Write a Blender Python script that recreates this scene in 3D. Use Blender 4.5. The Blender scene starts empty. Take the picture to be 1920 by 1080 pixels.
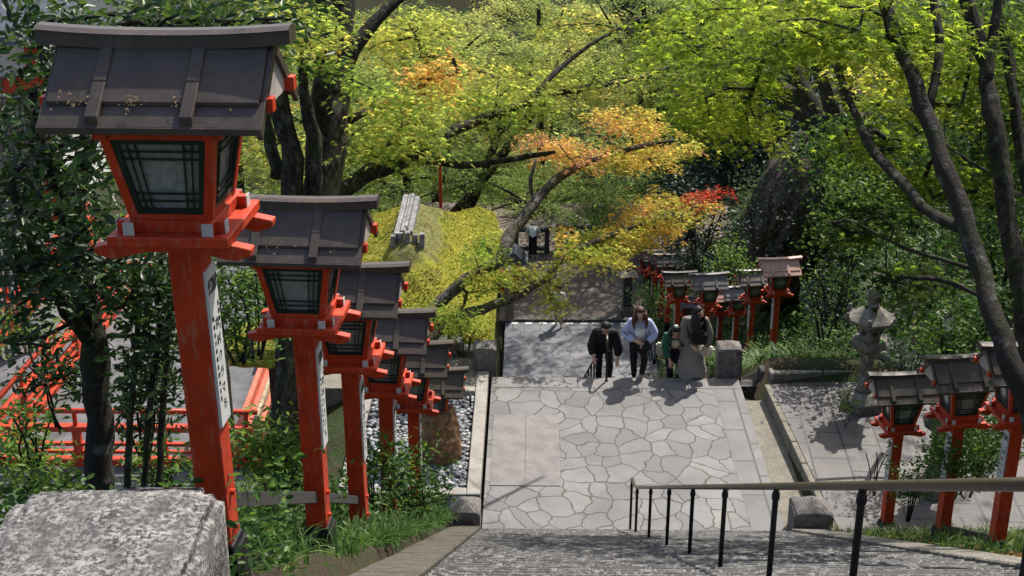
import bpy, bmesh, math, random
import numpy as np
from mathutils import Vector, Matrix
sc = bpy.context.scene
R = math.radians
rng = np.random.default_rng(7)
random.seed(7)
COL = sc.collection
# ------------------------------------------------------------------ camera
FPX = 2570.0
TH, PH = R(22.4), R(.87)
CAM = np.array([0, 0, 11.5])
cd = bpy.data.cameras.new('camera'); cam = bpy.data.objects.new('camera', cd); COL.objects.link(cam)
cam.location = CAM; cam.rotation_euler = (R(90) - TH, 0, PH)
cd.sensor_width = 36; cd.lens = FPX / 1920 * 36; cd.clip_start = .05; cd.clip_end = 600
sc.camera = cam
# ------------------------------------------------------------------ light
SUN_AZ, SUN_EL = R(29), R(51)
SUN = np.array([math.sin(SUN_AZ) * math.cos(SUN_EL), math.cos(SUN_AZ) * math.cos(SUN_EL), math.sin(SUN_EL)])
world = bpy.data.worlds.new('World'); sc.world = world; world.use_nodes = True
wn = world.node_tree.nodes; wl = world.node_tree.links
bg = wn['Background']; sky = wn.new('ShaderNodeTexSky')
sky.sky_type = 'NISHITA'; sky.sun_disc = False; sky.sun_elevation = SUN_EL; sky.sun_rotation = SUN_AZ
sky.air_density = 1.0; sky.dust_density = 2.5; sky.ozone_density = 1.0
wl.new(sky.outputs[0], bg.inputs[0]); bg.inputs[1].default_value = .15
sl = bpy.data.lights.new('sun', 'SUN'); so = bpy.data.objects.new('sun', sl); COL.objects.link(so)
sl.energy = 4.8; sl.angle = R(.6); sl.color = (1, .95, .86)
so.rotation_euler = Vector(SUN).to_track_quat('Z', 'Y').to_euler()
sc.view_settings.view_transform = 'Standard'; sc.view_settings.look = 'None'
sc.view_settings.exposure = .5; sc.view_settings.gamma = 1
sc.cycles.max_bounces = 8; sc.cycles.diffuse_bounces = 3; sc.cycles.glossy_bounces = 2
sc.cycles.transmission_bounces = 5; sc.cycles.transparent_max_bounces = 8
sc.cycles.sample_clamp_indirect = 6
# ------------------------------------------------------------------ picture -> place
fw = np.array([-math.sin(PH) * math.cos(TH), math.cos(PH) * math.cos(TH), -math.sin(TH)])
rt = np.array([math.cos(PH), math.sin(PH), 0]); up = np.cross(rt, fw)
def ray(x, y): return fw + rt * ((x - 960) / FPX) + up * ((540 - y) / FPX)
def P(x, y, d): return CAM + ray(x, y) * d
def PA(x, y, v, a):
    d = ray(x, y); return CAM + d * ((v - CAM[a]) / d[a])
def PZ(x, y, z): return PA(x, y, z, 2)
def PY(x, y, Y): return PA(x, y, Y, 1)
def PX(x, y, X): return PA(x, y, X, 0)
# ------------------------------------------------------------------ node helpers
class NT:
    def __init__(s, name):
        s.m = bpy.data.materials.new(name); s.m.use_nodes = True
        s.t = s.m.node_tree; s.n = s.t.nodes; s.b = s.n['Principled BSDF']; s.out = s.n['Material Output']
    def node(s, t, **k):
        n = s.n.new(t)
        for a, v in k.items(): setattr(n, a, v)
        return n
    def link(s, a, b): s.t.links.new(a, b)
    def coord(s, kind='Object', scale=(1, 1, 1)):
        c = s.node('ShaderNodeTexCoord'); mp = s.node('ShaderNodeMapping'); mp.inputs['Scale'].default_value = scale
        s.link(c.outputs[kind], mp.inputs[0]); return mp.outputs[0]
    def pos(s, scale=(1, 1, 1)):
        c = s.node('ShaderNodeNewGeometry'); mp = s.node('ShaderNodeMapping'); mp.inputs['Scale'].default_value = scale
        s.link(c.outputs['Position'], mp.inputs[0]); return mp.outputs[0]
    def noise(s, vec, scale, detail=4, rough=.55, dist=0):
        n = s.node('ShaderNodeTexNoise'); n.inputs['Scale'].default_value = scale; n.inputs['Detail'].default_value = detail
        n.inputs['Roughness'].default_value = rough; n.inputs['Distortion'].default_value = dist
        s.link(vec, n.inputs['Vector']); return n.outputs['Fac']
    def ramp(s, fac, stops, interp='LINEAR'):
        r = s.node('ShaderNodeValToRGB'); e = r.color_ramp.elements; r.color_ramp.interpolation = interp
        while len(e) < len(stops): e.new(.5)
        for i, (p, c) in enumerate(stops):
            e[i].position = p; e[i].color = (c if hasattr(c, '__len__') else (c, c, c))[:3] + (1,) if hasattr(c, '__len__') else (c, c, c, 1)
        s.link(fac, r.inputs[0]); return r.outputs[0]
    def mix(s, fac, a, b, mode='MIX'):
        n = s.node('ShaderNodeMix', data_type='RGBA', blend_type=mode)
        for v, i in ((fac, 0), (a, 6), (b, 7)):
            if hasattr(v, 'is_linked') or hasattr(v, 'links'): s.link(v, n.inputs[i])
            elif i == 0: n.inputs[0].default_value = v
            else: n.inputs[i].default_value = tuple(v) + (1,)
        return n.outputs[2]
    def math(s, op, a, b=0.0, clamp=False):
        n = s.node('ShaderNodeMath', operation=op, use_clamp=clamp)
        for i, v in enumerate((a, b)):
            if hasattr(v, 'links'): s.link(v, n.inputs[i])
            else: n.inputs[i].default_value = v
        return n.outputs[0]
    def base(s, v, rough=None, spec=None, metal=None):
        if hasattr(v, 'links'): s.link(v, s.b.inputs['Base Color'])
        else: s.b.inputs['Base Color'].default_value = tuple(v) + (1,)
        if rough is not None:
            if hasattr(rough, 'links'): s.link(rough, s.b.inputs['Roughness'])
            else: s.b.inputs['Roughness'].default_value = rough
        if spec is not None: s.b.inputs['Specular IOR Level'].default_value = spec
        if metal is not None: s.b.inputs['Metallic'].default_value = metal
    def bump(s, h, strength=.4, dist=.02):
        b = s.node('ShaderNodeBump'); b.inputs['Strength'].default_value = strength; b.inputs['Distance'].default_value = dist
        s.link(h, b.inputs['Height']); s.link(b.outputs[0], s.b.inputs['Normal'])

def m_paint(name, c, rough=.5, wear=(.5, .45, .4), worn=.0, lo=.6, grime=.5):
    t = NT(name); v = t.pos(); n = t.noise(v, 5, 5); n2 = t.noise(t.pos((1, 1, .25)), 30, 4)
    a = t.mix(t.ramp(n, [(.3, 0.), (.7, 1.)]), [x * lo for x in c], c)
    a = t.mix(t.ramp(n2, [(.62 - worn * .1, 0.), (.75, worn)]), a, wear)
    g3 = t.noise(t.pos((1, 1, .5)), 11, 6, .75, .6); a = t.mix(t.ramp(g3, [(.54, 0.), (.72, grime)]), a, [x * .35 for x in c]); ch = t.noise(t.pos(), 55, 3, .8); a = t.mix(t.ramp(ch, [(.68, 0.), (.71, worn)]), a, wear)
    t.base(a, t.ramp(n2, [(.3, rough - .1), (.7, rough + .15)]), .35); t.bump(n2, .12, .004); return t.m
def m_stone(name, dark, light, sp=90, lich=.3, rough=.85, lc=(.55, .56, .5), mott=.62, con=1., msc=8):
    t = NT(name); v = t.pos(); a = t.noise(v, sp, 3, .7); b = t.noise(v, 3.5, 5)
    c = t.ramp(a, [(.5 - .15 / con, dark), (.5, tuple((x + y) / 2 for x, y in zip(dark, light))), (.5 + .16 / con, light)])
    c = t.mix(t.ramp(b, [(.35, .55), (.6, 0.)]), c, tuple(x * .45 for x in light), 'MIX')
    q = t.noise(v, msc, 7, .75); c = t.mix(t.ramp(q, [(.42, mott), (.56, 0.)]), c, tuple(x * .22 for x in light))
    l = t.noise(v, 9.7, 6, .7); c = t.mix(t.ramp(l, [(.56, 0.), (.68, lich)]), c, lc)
    t.base(c, rough, .3); h = t.math('ADD', a, t.math('MULTIPLY', b, 3.)); t.bump(h, .5, .012); return t.m
def m_plain(name, c, rough=.7, var=.25, sc_=20, spec=.3):
    t = NT(name); n = t.noise(t.pos(), sc_, 4)
    t.base(t.mix(t.ramp(n, [(.3, 0.), (.7, 1.)]), [x * (1 - var) for x in c], [min(1, x * (1 + var)) for x in c]), rough, spec)
    t.bump(n, .15, .005); return t.m
def m_leaf(name, stops, trans=.5, rough=.5, spec=.3, tgain=1.4):
    t = NT(name); at = t.node('ShaderNodeAttribute', attribute_name='tint')
    c = t.ramp(at.outputs['Fac'], stops)
    t.base(c, rough, spec)
    tr = t.node('ShaderNodeBsdfTranslucent')
    g = t.mix(1., c, (tgain, tgain, tgain * .85), 'MULTIPLY'); t.link(g, tr.inputs[0])
    ms = t.node('ShaderNodeMixShader'); ms.inputs[0].default_value = trans
    t.link(t.b.outputs[0], ms.inputs[1]); t.link(tr.outputs[0], ms.inputs[2]); t.link(ms.outputs[0], t.out.inputs[0]); return t.m
def m_bark(name, dark=(.012, .010, .008), light=(.055, .046, .035), lich=.3, lc=(.3, .31, .26)):
    t = NT(name); v = t.pos((1, 1, .22)); n = t.noise(v, 16, 6, .7, .5); b = t.noise(t.pos(), 2.2, 4)
    c = t.ramp(n, [(.42, dark), (.6, light)])
    c = t.mix(t.ramp(t.noise(t.pos(), 5, 6, .65), [(.55, 0.), (.66, lich)]), c, lc)
    c = t.mix(t.ramp(b, [(.5, 0.), (.72, .55)]), c, (.05, .075, .015))
    t.base(c, .9, .2); t.bump(n, 1., .05); return t.m

M = {}
M['red'] = m_paint('vermilion_paint', (.62, .050, .012), .5, (.40, .17, .10), .75, .66, .7)
M['redpale'] = m_paint('weathered_vermilion', (.62, .13, .07), .6, (.6, .4, .32), .9, .7)
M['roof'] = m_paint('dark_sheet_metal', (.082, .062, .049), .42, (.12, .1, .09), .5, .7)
M['roofpink'] = m_paint('faded_sunlit_sheet_metal', (.66, .40, .34), .4, (.3, .22, .2), .5, .8)  # faded tone, lightened further to imitate sun and reflected sky
M['roofgrey'] = m_paint('greyed_skylit_sheet_metal', (.17, .15, .16), .38, (.2, .17, .16), .5, .8)  # grey tone lifted in colour to imitate sky sheen on the metal
M['white'] = m_paint('white_paint', (.62, .6, .56), .6, (.35, .32, .28), .6, .8)
M['board'] = m_paint('white_board', (.66, .66, .62), .55, (.5, .5, .45), .4, .9)
M['darkgreen'] = m_paint('dark_green_paint', (.012, .028, .022), .45, (.05, .07, .06), .4, .7)
M['ink'] = m_plain('ink', (.015, .015, .017), .6)
M['steel'] = m_plain('galvanised_steel', (.05, .046, .048), .5, .25, 30)
M['blackmetal'] = m_plain('black_metal', (.012, .012, .014), .5, .3, 40)
M['railtop'] = m_plain('worn_brass_brown_pipe', (.055, .04, .024), .35, .3, 14, .6)
M['stone'] = m_stone('granite_post', (.02, .018, .017), (.34, .31, .30), 70, .3)
M['bigstone'] = m_stone('speckled_block_granite', (.035, .028, .027), (.31, .295, .28), 60, .35, .85, con=2.2, msc=13, mott=.75)
M['lantstone'] = m_stone('weathered_granite', (.06, .055, .045), (.34, .31, .26), 60, .6)
M['darkstone'] = m_stone('dark_mossy_stone', (.02, .02, .016), (.13, .125, .11), 50, .5)
M['kerb'] = m_stone('pale_kerb_stone', (.24, .22, .195), (.42, .395, .36), 130, .1, .8, mott=.2)
M['slab'] = m_stone('pink_granite', (.17, .15, .147), (.28, .262, .258), 150, .05, .8, mott=.12)
M['conc'] = m_stone('concrete', (.15, .135, .11), (.27, .245, .2), 30, .15, .9, mott=.25)
M['darkkerb'] = m_stone('mossy_kerb_stone', (.035, .03, .024), (.17, .15, .12), 60, .3, .9, (.1, .11, .04))
M['rock'] = m_stone('brown_rock', (.16, .07, .03), (.42, .24, .13), 12, .1, .9)
M['wood'] = m_plain('weathered_wood', (.2, .16, .12), .85, .5, 9)
M['greywood'] = m_paint('grey_ridge_wood', (.32, .31, .30), .8, (.08, .07, .06), 1., .35)
M['darkwood'] = m_plain('dark_wood', (.05, .03, .02), .8, .4, 12)
M['bamboo'] = m_plain('pale_pole', (.34, .27, .17), .7, .4, 8)
M['white_wall'] = m_plain('plaster', (.7, .7, .68), .9, .1, 3)
M['sand'] = m_plain('pale_gravel_yard', (.12, .12, .125), .95, .4, 2.5)
M['teal'] = m_plain('verdigris', (.12, .3, .24), .7, .3, 12)
M['tile'] = m_plain('roof_tile', (.1, .11, .13), .5, .4, 12)
M['bark'] = m_bark('dark_bark')
M['barkpale'] = m_bark('lichen_bark', (.03, .025, .02), (.038, .032, .026), .35, (.3, .3, .27))
M['barkgrey'] = m_bark('grey_bark', (.06, .05, .04), (.25, .22, .18), .6)
M['barkmid'] = m_bark('maple_bark', (.03, .025, .02), (.15, .125, .1), .5)
M['cliff'] = m_bark('cliff_rock', (.025, .02, .015), (.12, .09, .065), .3)
M['skin'] = m_plain('skin', (.6, .36, .26), .55, .06, 30)
G0, G1, G2, YG, YE, OR, SA, RE = (.012, .03, .01), (.03, .075, .013), (.075, .17, .02), (.23, .29, .05), (.46, .41, .085), (.5, .27, .07), (.48, .29, .17), (.36, .04, .02)
M['maple'] = m_leaf('maple_leaves', [(0, G1), (.2, G2), (.42, YG), (.6, YE), (.75, OR), (.88, SA), (1, RE)], .6, .6, .06, 1.95)
M['valley'] = m_leaf('valley_leaves', [(0, (.02, .04, .012)), (.25, (.06, .10, .03)), (.5, (.24, .31, .085)), (.7, (.48, .47, .15)), (.85, (.5, .36, .12)), (1, (.5, .28, .12))], .55, .6, .08, 1.8)
M['mapledeep'] = m_leaf('green_maple_leaves', [(0, (.012, .024, .007)), (.35, (.03, .055, .009)), (.55, (.10, .155, .015)), (.76, (.23, .29, .025)), (1, (.45, .43, .07))], .6, .6, .05, 1.95)
M['glossy'] = m_leaf('glossy_evergreen_leaves', [(0, (.012, .027, .008)), (.6, (.032, .07, .016)), (1, (.09, .16, .03))], .3, .4, .3, 1.4)
M['bluegreen'] = m_leaf('camellia_leaves', [(0, (.012, .028, .018)), (.6, (.026, .052, .032)), (1, (.05, .08, .045))], .15, .45, .25, 1.2)
M['shrub'] = m_leaf('shrub_leaves', [(0, (.02, .055, .012)), (.5, (.055, .12, .022)), (1, (.16, .25, .035))], .4, .45, .2, 1.5)
M['grass'] = m_leaf('grass_blades', [(0, (.03, .07, .012)), (.5, (.07, .16, .025)), (1, (.2, .27, .05))], .4, .5, .3, 1.3)

# ------------------------------------------------------------------ object helpers
def link(o): COL.objects.link(o); return o
def tag(o, label, cat, group=None, kind=None):
    if label: o['label'] = label
    if cat: o['category'] = cat
    if group: o['group'] = group
    if kind: o['kind'] = kind
    return o
def thing(name, label, cat, loc=(0, 0, 0), rz=0, group=None):
    o = link(bpy.data.objects.new(name, None)); o.location = loc; o.rotation_euler = (0, 0, rz); o.empty_display_size = .2
    return tag(o, label, cat, group)
def mobj(name, me, mat=None, parent=None, loc=None, rot=None):
    o = link(bpy.data.objects.new(name, me))
    if mat is not None and not me.materials: me.materials.append(M[mat] if isinstance(mat, str) else mat)
    if parent is not None: o.parent = parent
    if loc is not None: o.location = loc
    if rot is not None: o.rotation_euler = rot
    return o
class B:
    """collects verts and faces"""
    def __init__(s): s.v = []; s.f = []
    def add(s, vs, fs):
        o = len(s.v); s.v += [tuple(map(float, p)) for p in vs]; s.f += [tuple(i + o for i in f) for f in fs]; return s
    def box(s, x0, x1, y0, y1, z0, z1, tx=1., ty=1.):
        cx, cy = (x0 + x1) / 2, (y0 + y1) / 2
        v = [(x, y, z0) for x, y in ((x0, y0), (x1, y0), (x1, y1), (x0, y1))] + [(cx + (x - cx) * tx, cy + (y - cy) * ty, z1) for x, y in ((x0, y0), (x1, y0), (x1, y1), (x0, y1))]
        return s.add(v, [(3, 2, 1, 0), (4, 5, 6, 7), (0, 1, 5, 4), (1, 2, 6, 5), (2, 3, 7, 6), (3, 0, 4, 7)])
    def hexa(s, v): return s.add(v, [(3, 2, 1, 0), (4, 5, 6, 7), (0, 1, 5, 4), (1, 2, 6, 5), (2, 3, 7, 6), (3, 0, 4, 7)])
    def prism(s, prof, a0, a1, axis='x'):
        n = len(prof)
        mk = (lambda a, p: (a, p[0], p[1])) if axis == 'x' else ((lambda a, p: (p[0], a, p[1])) if axis == 'y' else (lambda a, p: (p[0], p[1], a)))
        v = [mk(a0, p) for p in prof] + [mk(a1, p) for p in prof]
        return s.add(v, [tuple(range(n))[::-1], tuple(range(n, 2 * n))] + [(i, (i + 1) % n, (i + 1) % n + n, i + n) for i in range(n)])
    def tube(s, pts, rad, k=8, cap=True):
        pts = [Vector(p) for p in pts]; n = len(pts)
        rad = rad if hasattr(rad, '__len__') else [rad] * n
        t0 = (pts[1] - pts[0]).normalized(); ref = Vector((0, 0, 1)) if abs(t0.z) < .9 else Vector((1, 0, 0))
        u = t0.cross(ref).normalized(); vs = []
        for i, p in enumerate(pts):
            t = ((pts[min(i + 1, n - 1)] - p).normalized() + (p - pts[max(i - 1, 0)]).normalized()).normalized()
            u = (u - t * u.dot(t)).normalized(); w = t.cross(u)
            vs += [p + (u * math.cos(a) + w * math.sin(a)) * rad[i] for a in (2 * math.pi * j / k for j in range(k))]
        fs = [(i * k + j, i * k + (j + 1) % k, (i + 1) * k + (j + 1) % k, (i + 1) * k + j) for i in range(n - 1) for j in range(k)]
        if cap: fs += [tuple(range(k))[::-1], tuple((n - 1) * k + j for j in range(k))]
        return s.add(vs, fs)
    def lathe(s, prof, k=16, c=(0, 0, 0), rot=0, sx=1, sy=1):
        vs = [(c[0] + r * sx * math.cos(rot + 2 * math.pi * j / k), c[1] + r * sy * math.sin(rot + 2 * math.pi * j / k), c[2] + z) for r, z in prof for j in range(k)]
        n = len(prof)
        return s.add(vs, [(i * k + j, i * k + (j + 1) % k, (i + 1) * k + (j + 1) % k, (i + 1) * k + j) for i in range(n - 1) for j in range(k)] + [tuple(range(k))[::-1], tuple((n - 1) * k + j for j in range(k))])
    def mesh(s, name='mesh', bevel=0, smooth=False):
        me = bpy.data.meshes.new(name); me.from_pydata(s.v, [], s.f); me.update()
        if bevel or True:
            bm = bmesh.new(); bm.from_mesh(me)
            if bevel: bmesh.ops.bevel(bm, geom=list(bm.edges), offset=bevel, segments=1, affect='EDGES', clamp_overlap=True)
            bmesh.ops.recalc_face_normals(bm, faces=bm.faces)
            bm.to_mesh(me); bm.free()
        if smooth: me.shade_smooth()
        return me
def noisy(me, amp, freq, seed=0):
    """real surface roughness on a mesh"""
    from mathutils import noise as N
    nn = [v.normal.copy() for v in me.vertices]
    for v, n in zip(me.vertices, nn):
        p = Vector(v.co) * freq + Vector((seed * 7.1, seed, 0)); v.co = v.co + n * (N.noise(p) + .5 * N.noise(p * 2.3)) * amp
    me.update(); return me
def subdiv_box(x0, x1, y0, y1, z0, z1, cuts, name='m', pyr=0., top=.25, bev=.02):
    bm = bmesh.new()
    b = B()
    if pyr:
        cx, cy = (x0 + x1) / 2, (y0 + y1) / 2; zt = z1 - pyr
        b.v = [(x0, y0, z0), (x1, y0, z0), (x1, y1, z0), (x0, y1, z0), (x0, y0, zt), (x1, y0, zt), (x1, y1, zt), (x0, y1, zt)] + [(cx + (x - cx) * top, cy + (y - cy) * top, z1) for x, y in ((x0, y0), (x1, y0), (x1, y1), (x0, y1))]
        b.f = [(3, 2, 1, 0), (0, 1, 5, 4), (1, 2, 6, 5), (2, 3, 7, 6), (3, 0, 4, 7), (4, 5, 9, 8), (5, 6, 10, 9), (6, 7, 11, 10), (7, 4, 8, 11), (8, 9, 10, 11)]
    else: b.box(x0, x1, y0, y1, z0, z1)
    me = b.mesh(name); bm.from_mesh(me)
    if bev: bmesh.ops.bevel(bm, geom=list(bm.edges), offset=bev, segments=2, affect='EDGES', clamp_overlap=True)
    bmesh.ops.subdivide_edges(bm, edges=list(bm.edges), cuts=cuts, use_grid_fill=True)
    bmesh.ops.recalc_face_normals(bm, faces=bm.faces); bm.to_mesh(me); bm.free(); me.shade_smooth(); return me

# ---- fast leaf meshes
TPL = {
 'quad': (np.array([(-.5, 0, 0), (0, -.32, .06), (.5, 0, 0), (0, .32, .06)]), [(0, 1, 2, 3)]),
 'lance': (np.array([(-.5, 0, 0), (-.15, -.17, .05), (.25, -.13, .03), (.55, 0, -.06), (.25, .13, .03), (-.15, .17, .05)]), [(0, 1, 2, 3), (0, 3, 4, 5)]),
 'oval': (np.array([(-.5, 0, 0), (-.2, -.24, .06), (.2, -.22, .05), (.5, 0, -.05), (.2, .22, .05), (-.2, .24, .06)]), [(0, 1, 2, 3), (0, 3, 4, 5)]),
 'tri': (np.array([(-.25, 0, 0), (-.1, -.45, -.05), (.12, -.12, .03), (.6, 0, -.08), (.12, .12, .03), (-.1, .45, -.05)]), [(0, 1, 2), (0, 2, 3, 4), (0, 4, 5)]),
}
def _star():
    v = [(-.2, 0, 0)]; tips = [(-100, .42), (-48, .58), (0, .7), (48, .58), (100, .42)]
    for i, (a, r) in enumerate(tips):
        v.append((r * math.cos(R(a)), r * math.sin(R(a)), -.1))
        if i < 4:
            m = (a + tips[i + 1][0]) / 2; v.append((.17 * math.cos(R(m)), .17 * math.sin(R(m)), .02))
    return np.array(v), [(0, 1, 2), (0, 2, 3, 4), (0, 4, 5, 6), (0, 6, 7, 8), (0, 8, 9)]
TPL['star'] = _star()
def leaf_mesh(name, C, Nn, S, T, kind, az=None):
    V, Fs = TPL[kind]; n = len(C); k = len(V)
    Nn = Nn / np.linalg.norm(Nn, axis=1, keepdims=True)
    a = rng.random(n) * 2 * np.pi if az is None else az
    ref = np.stack([np.cos(a), np.sin(a), np.zeros(n) + .01], 1)
    U = ref - Nn * (ref * Nn).sum(1, keepdims=True); U /= np.linalg.norm(U, axis=1, keepdims=True) + 1e-9
    W = np.cross(Nn, U)
    pts = C[:, None, :] + S[:, None, None] * (V[None, :, 0, None] * U[:, None] + V[None, :, 1, None] * W[:, None] + V[None, :, 2, None] * Nn[:, None])
    return raw_mesh(name, pts.reshape(-1, 3), Fs, n, k, T)
def raw_mesh(name, verts, Fs, n, k, T):
    me = bpy.data.meshes.new(name); me.vertices.add(n * k); me.vertices.foreach_set('co', verts.astype(np.float32).ravel())
    per = np.concatenate([np.array(f) for f in Fs]); lens = np.array([len(f) for f in Fs])
    loops = (np.arange(n)[:, None] * k + per[None]).ravel()
    st = np.concatenate([[0], np.cumsum(lens)[:-1]]); starts = (np.arange(n)[:, None] * len(per) + st[None]).ravel()
    me.loops.add(len(loops)); me.loops.foreach_set('vertex_index', loops.astype(np.int32))
    me.polygons.add(n * len(Fs)); me.polygons.foreach_set('loop_start', starts.astype(np.int32))
    me.update(calc_edges=True)
    at = me.attributes.new('tint', 'FLOAT', 'FACE'); at.data.foreach_set('value', np.repeat(np.clip(T, 0, 1), len(Fs)).astype(np.float32))
    return me
def upn(n, tilt):
    v = rng.normal(0, tilt, (n, 3)); v[:, 2] = 1; return v
def lit_keep(C, hard=False):
    """gaps in the crowns through which the sun reaches the courts below, as it does in the place"""
    keep = np.ones(len(C), bool)
    for z0, x0, x1, y0, y1, pr in ((0, -1.2, 4.3, 17.4, 23.7, .985), (-.6, -5.2, -.7, 27.8, 35.8, .95), (.2, 4.3, 9, 17.6, 22.6, .7), (9.4, -1.7, -.8, 2.5, 3.6, 1.), (-2.2, 4.6, 8, 30, 39, .95), (-5., 4.2, 8, 36, 46, .9), (-.2, -10, -4.5, 19, 29, .8)):
        t = (C[:, 2] - z0) / SUN[2]; h = C[:, :2] - SUN[:2] * t[:, None]
        ins = (t > .8) & (h[:, 0] > x0) & (h[:, 0] < x1) & (h[:, 1] > y0) & (h[:, 1] < y1)
        keep &= ~(ins & (rng.random(len(C)) < (1. if hard and pr > .9 else (0 if hard else pr))))
    return keep
def view_keep(C, clear):
    """opening round the steps where no twig hangs: list of (x0,x1,y0,y1,maxdepth) the photo shows free"""
    q = C - CAM; z = q @ fw; x = 960 + FPX * (q @ rt) / z; y = 540 - FPX * (q @ up) / z
    k = np.ones(len(C), bool)
    for x0, x1, y0, y1, d in clear: k &= ~((x > x0) & (x < x1) & (y > y0) & (y < y1) & (z < d))
    return k
OPEN = [(925, 1400, 600, 1010, 40), (1400, 1660, 735, 1010, 22), (170, 560, 40, 470, 8), (690, 945, 370, 640, 27.8), (430, 480, 960, 1080, 8.4), (545, 645, 860, 1060, 11.3), (650, 705, 890, 1000, 13.7), (1190, 1500, 480, 640, 34)]
# ------------------------------------------------------------------ terrain
def sm(x, a, b): t = np.clip((x - a) / (b - a), 0, 1); return t * t * (3 - 2 * t)
SLP, SLP2 = .594, .581
def zc(Y):
    Y = np.asarray(Y, float)
    return np.where(Y < 17.9, SLP * (17.9 - Y), np.where(Y < 23.45, 0, np.maximum(-9, -SLP2 * (Y - 23.45))))
def hterr(X, Y):
    X = np.asarray(X, float); Y = np.asarray(Y, float); c = zc(Y)
    far = -16 * sm(Y, 54, 72) + 42 * sm(Y, 95, 210)
    mid = c - .35
    Lb = np.where(Y < 17.9, c + .3, np.where(Y < 24.2, -.12, c + .15))
    yard = -.6 - 8.4 * sm(Y, 31, 50)
    left = Lb + (yard - Lb) * sm(-X, 4.2, 6.8)
    left = np.where(Y > 17.0, np.minimum(left, Lb + (yard - Lb) * sm(-X, 3.2, 4.5)), left)
    Rb = np.where(Y < 17.9, c + .12, np.where(Y < 22.9, .17, 0))
    bank = np.where(Y >= 22.9, c + .45 - .35 * sm(Y, 42, 46) + .85 * sm(Y, 29.5, 33) * (1 - sm(Y, 37, 43)), Rb)
    rise = sm(X, 7.5, 13) * (4.5 + 3. * sm(Y, 25, 45)) + np.maximum(0, X - 13) * .8
    rise = rise * np.where(Y < 23, sm(X, 9.2, 12), 1)
    right = bank + rise * sm(Y, -5, 23)
    z = np.where(X < -1.15, left, np.where(X < 4.42, mid, right))
    return z + far
def build_terrain():
    xs = np.concatenate([np.linspace(-150, -20, 20)[:-1], np.arange(-20, -6, .7), np.arange(-6, 14, .25), np.arange(14, 30, .8), np.linspace(30, 160, 20)])
    ys = np.concatenate([np.arange(-12, 50, .25), np.arange(50, 80, 1), np.linspace(80, 330, 60)])
    X, Y = np.meshgrid(xs, ys); Z = hterr(X, Y)
    rough = .06 * np.sin(X * 3.1 + Y * 1.7) * np.sin(Y * 2.3 - X) + (Y > 55) * 1.2 * np.sin(X * .21) * np.sin(Y * .17)
    off = ~((X > -1.3) & (X < 9.2) & (Y < 54))
    Z = Z + rough * off
    n, m = X.shape; v = np.stack([X, Y, Z], -1).reshape(-1, 3)
    i = np.arange(n * m).reshape(n, m); f = np.stack([i[:-1, :-1], i[:-1, 1:], i[1:, 1:], i[1:, :-1]], -1).reshape(-1, 4)
    me = bpy.data.meshes.new('ground'); me.from_pydata(v.tolist(), [], f.tolist()); me.shade_smooth()
    t = NT('forest_soil'); a = t.noise(t.pos(), 1.3, 6); b = t.noise(t.pos(), 14, 5, .7)
    c = t.mix(t.ramp(a, [(.4, 0.), (.62, 1.)]), (.035, .026, .016), (.022, .042, .01))
    c = t.mix(t.ramp(b, [(.5, 0.), (.7, .8)]), c, (.09, .065, .035)); t.base(c, .95, .2); t.bump(b, .8, .05)
    o = mobj('ground', me, t.m); o['kind'] = 'structure'
build_terrain()
# ------------------------------------------------------------------ paving
def m_crazy(name, c1, c2, joint, scale=1.75, jw=.035, dirt=.0, seed=0):
    t = NT(name); v = t.pos()
    nz = t.node('ShaderNodeTexNoise'); nz.inputs['Scale'].default_value = 1.3; nz.inputs['Detail'].default_value = 3; t.link(v, nz.inputs[0])
    add = t.node('ShaderNodeVectorMath', operation='MULTIPLY_ADD'); t.link(nz.outputs['Color'], add.inputs[0]); add.inputs[1].default_value = (.55, .55, 0); t.link(v, add.inputs[2])
    sepz = t.node('ShaderNodeVectorMath', operation='MULTIPLY'); t.link(add.outputs[0], sepz.inputs[0]); sepz.inputs[1].default_value = (1.15, .92, 0)
    def vor(f):
        n = t.node('ShaderNodeTexVoronoi', feature=f, voronoi_dimensions='2D'); n.inputs['Scale'].default_value = scale; n.inputs['Randomness'].default_value = 1
        t.link(sepz.outputs[0], n.inputs['Vector']); return n
    e = vor('DISTANCE_TO_EDGE').outputs['Distance']; cc = vor('F1').outputs['Color']
    sp = t.node('ShaderNodeSeparateColor'); t.link(cc, sp.inputs[0])
    jn = t.math('ADD', e, t.math('MULTIPLY', t.math('SUBTRACT', t.noise(v, 18, 4), .5), .05))
    mask = t.ramp(jn, [(jw * .6, 0.), (jw * 1.25, 1.)])
    hair = t.ramp(t.math('SUBTRACT', jn, 0.0), [(jw * 1.2, 1.), (jw * 1.9, 0.)])
    fine = t.noise(t.pos((1, 1, 1)), 42, 6, .75, 1.2); big = t.noise(v, 1.1, 5)
    stn = t.mix(sp.outputs[0], c1, c2)
    stn = t.mix(t.ramp(fine, [(.36, .75), (.56, 0.)]), stn, [x * .5 for x in c1])
    stn = t.mix(t.math('MULTIPLY', t.ramp(sp.outputs[1], [(.72, 0.), (.85, 1.)]), .35), stn, (.27, .25, .235))
    stn = t.mix(t.ramp(big, [(.38, .55), (.58, 0.)]), stn, [x * .62 for x in c1])
    stn = t.mix(t.math('MULTIPLY', hair, .55), stn, [x * .25 for x in c1])
    col = t.mix(mask, joint, stn)
    t.base(col, t.ramp(fine, [(.3, .5), (.7, .8)]), .4)
    h = t.math('ADD', t.math('MULTIPLY', mask, 1.), t.math('ADD', t.math('MULTIPLY', fine, .35), t.math('MULTIPLY', sp.outputs[2], .3))); t.bump(h, .55, .02); return t.m
M['crazy'] = m_crazy('crazy_paving', (.135, .133, .137), (.212, .205, .204), (.075, .058, .040), 2.3, .022)
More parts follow.
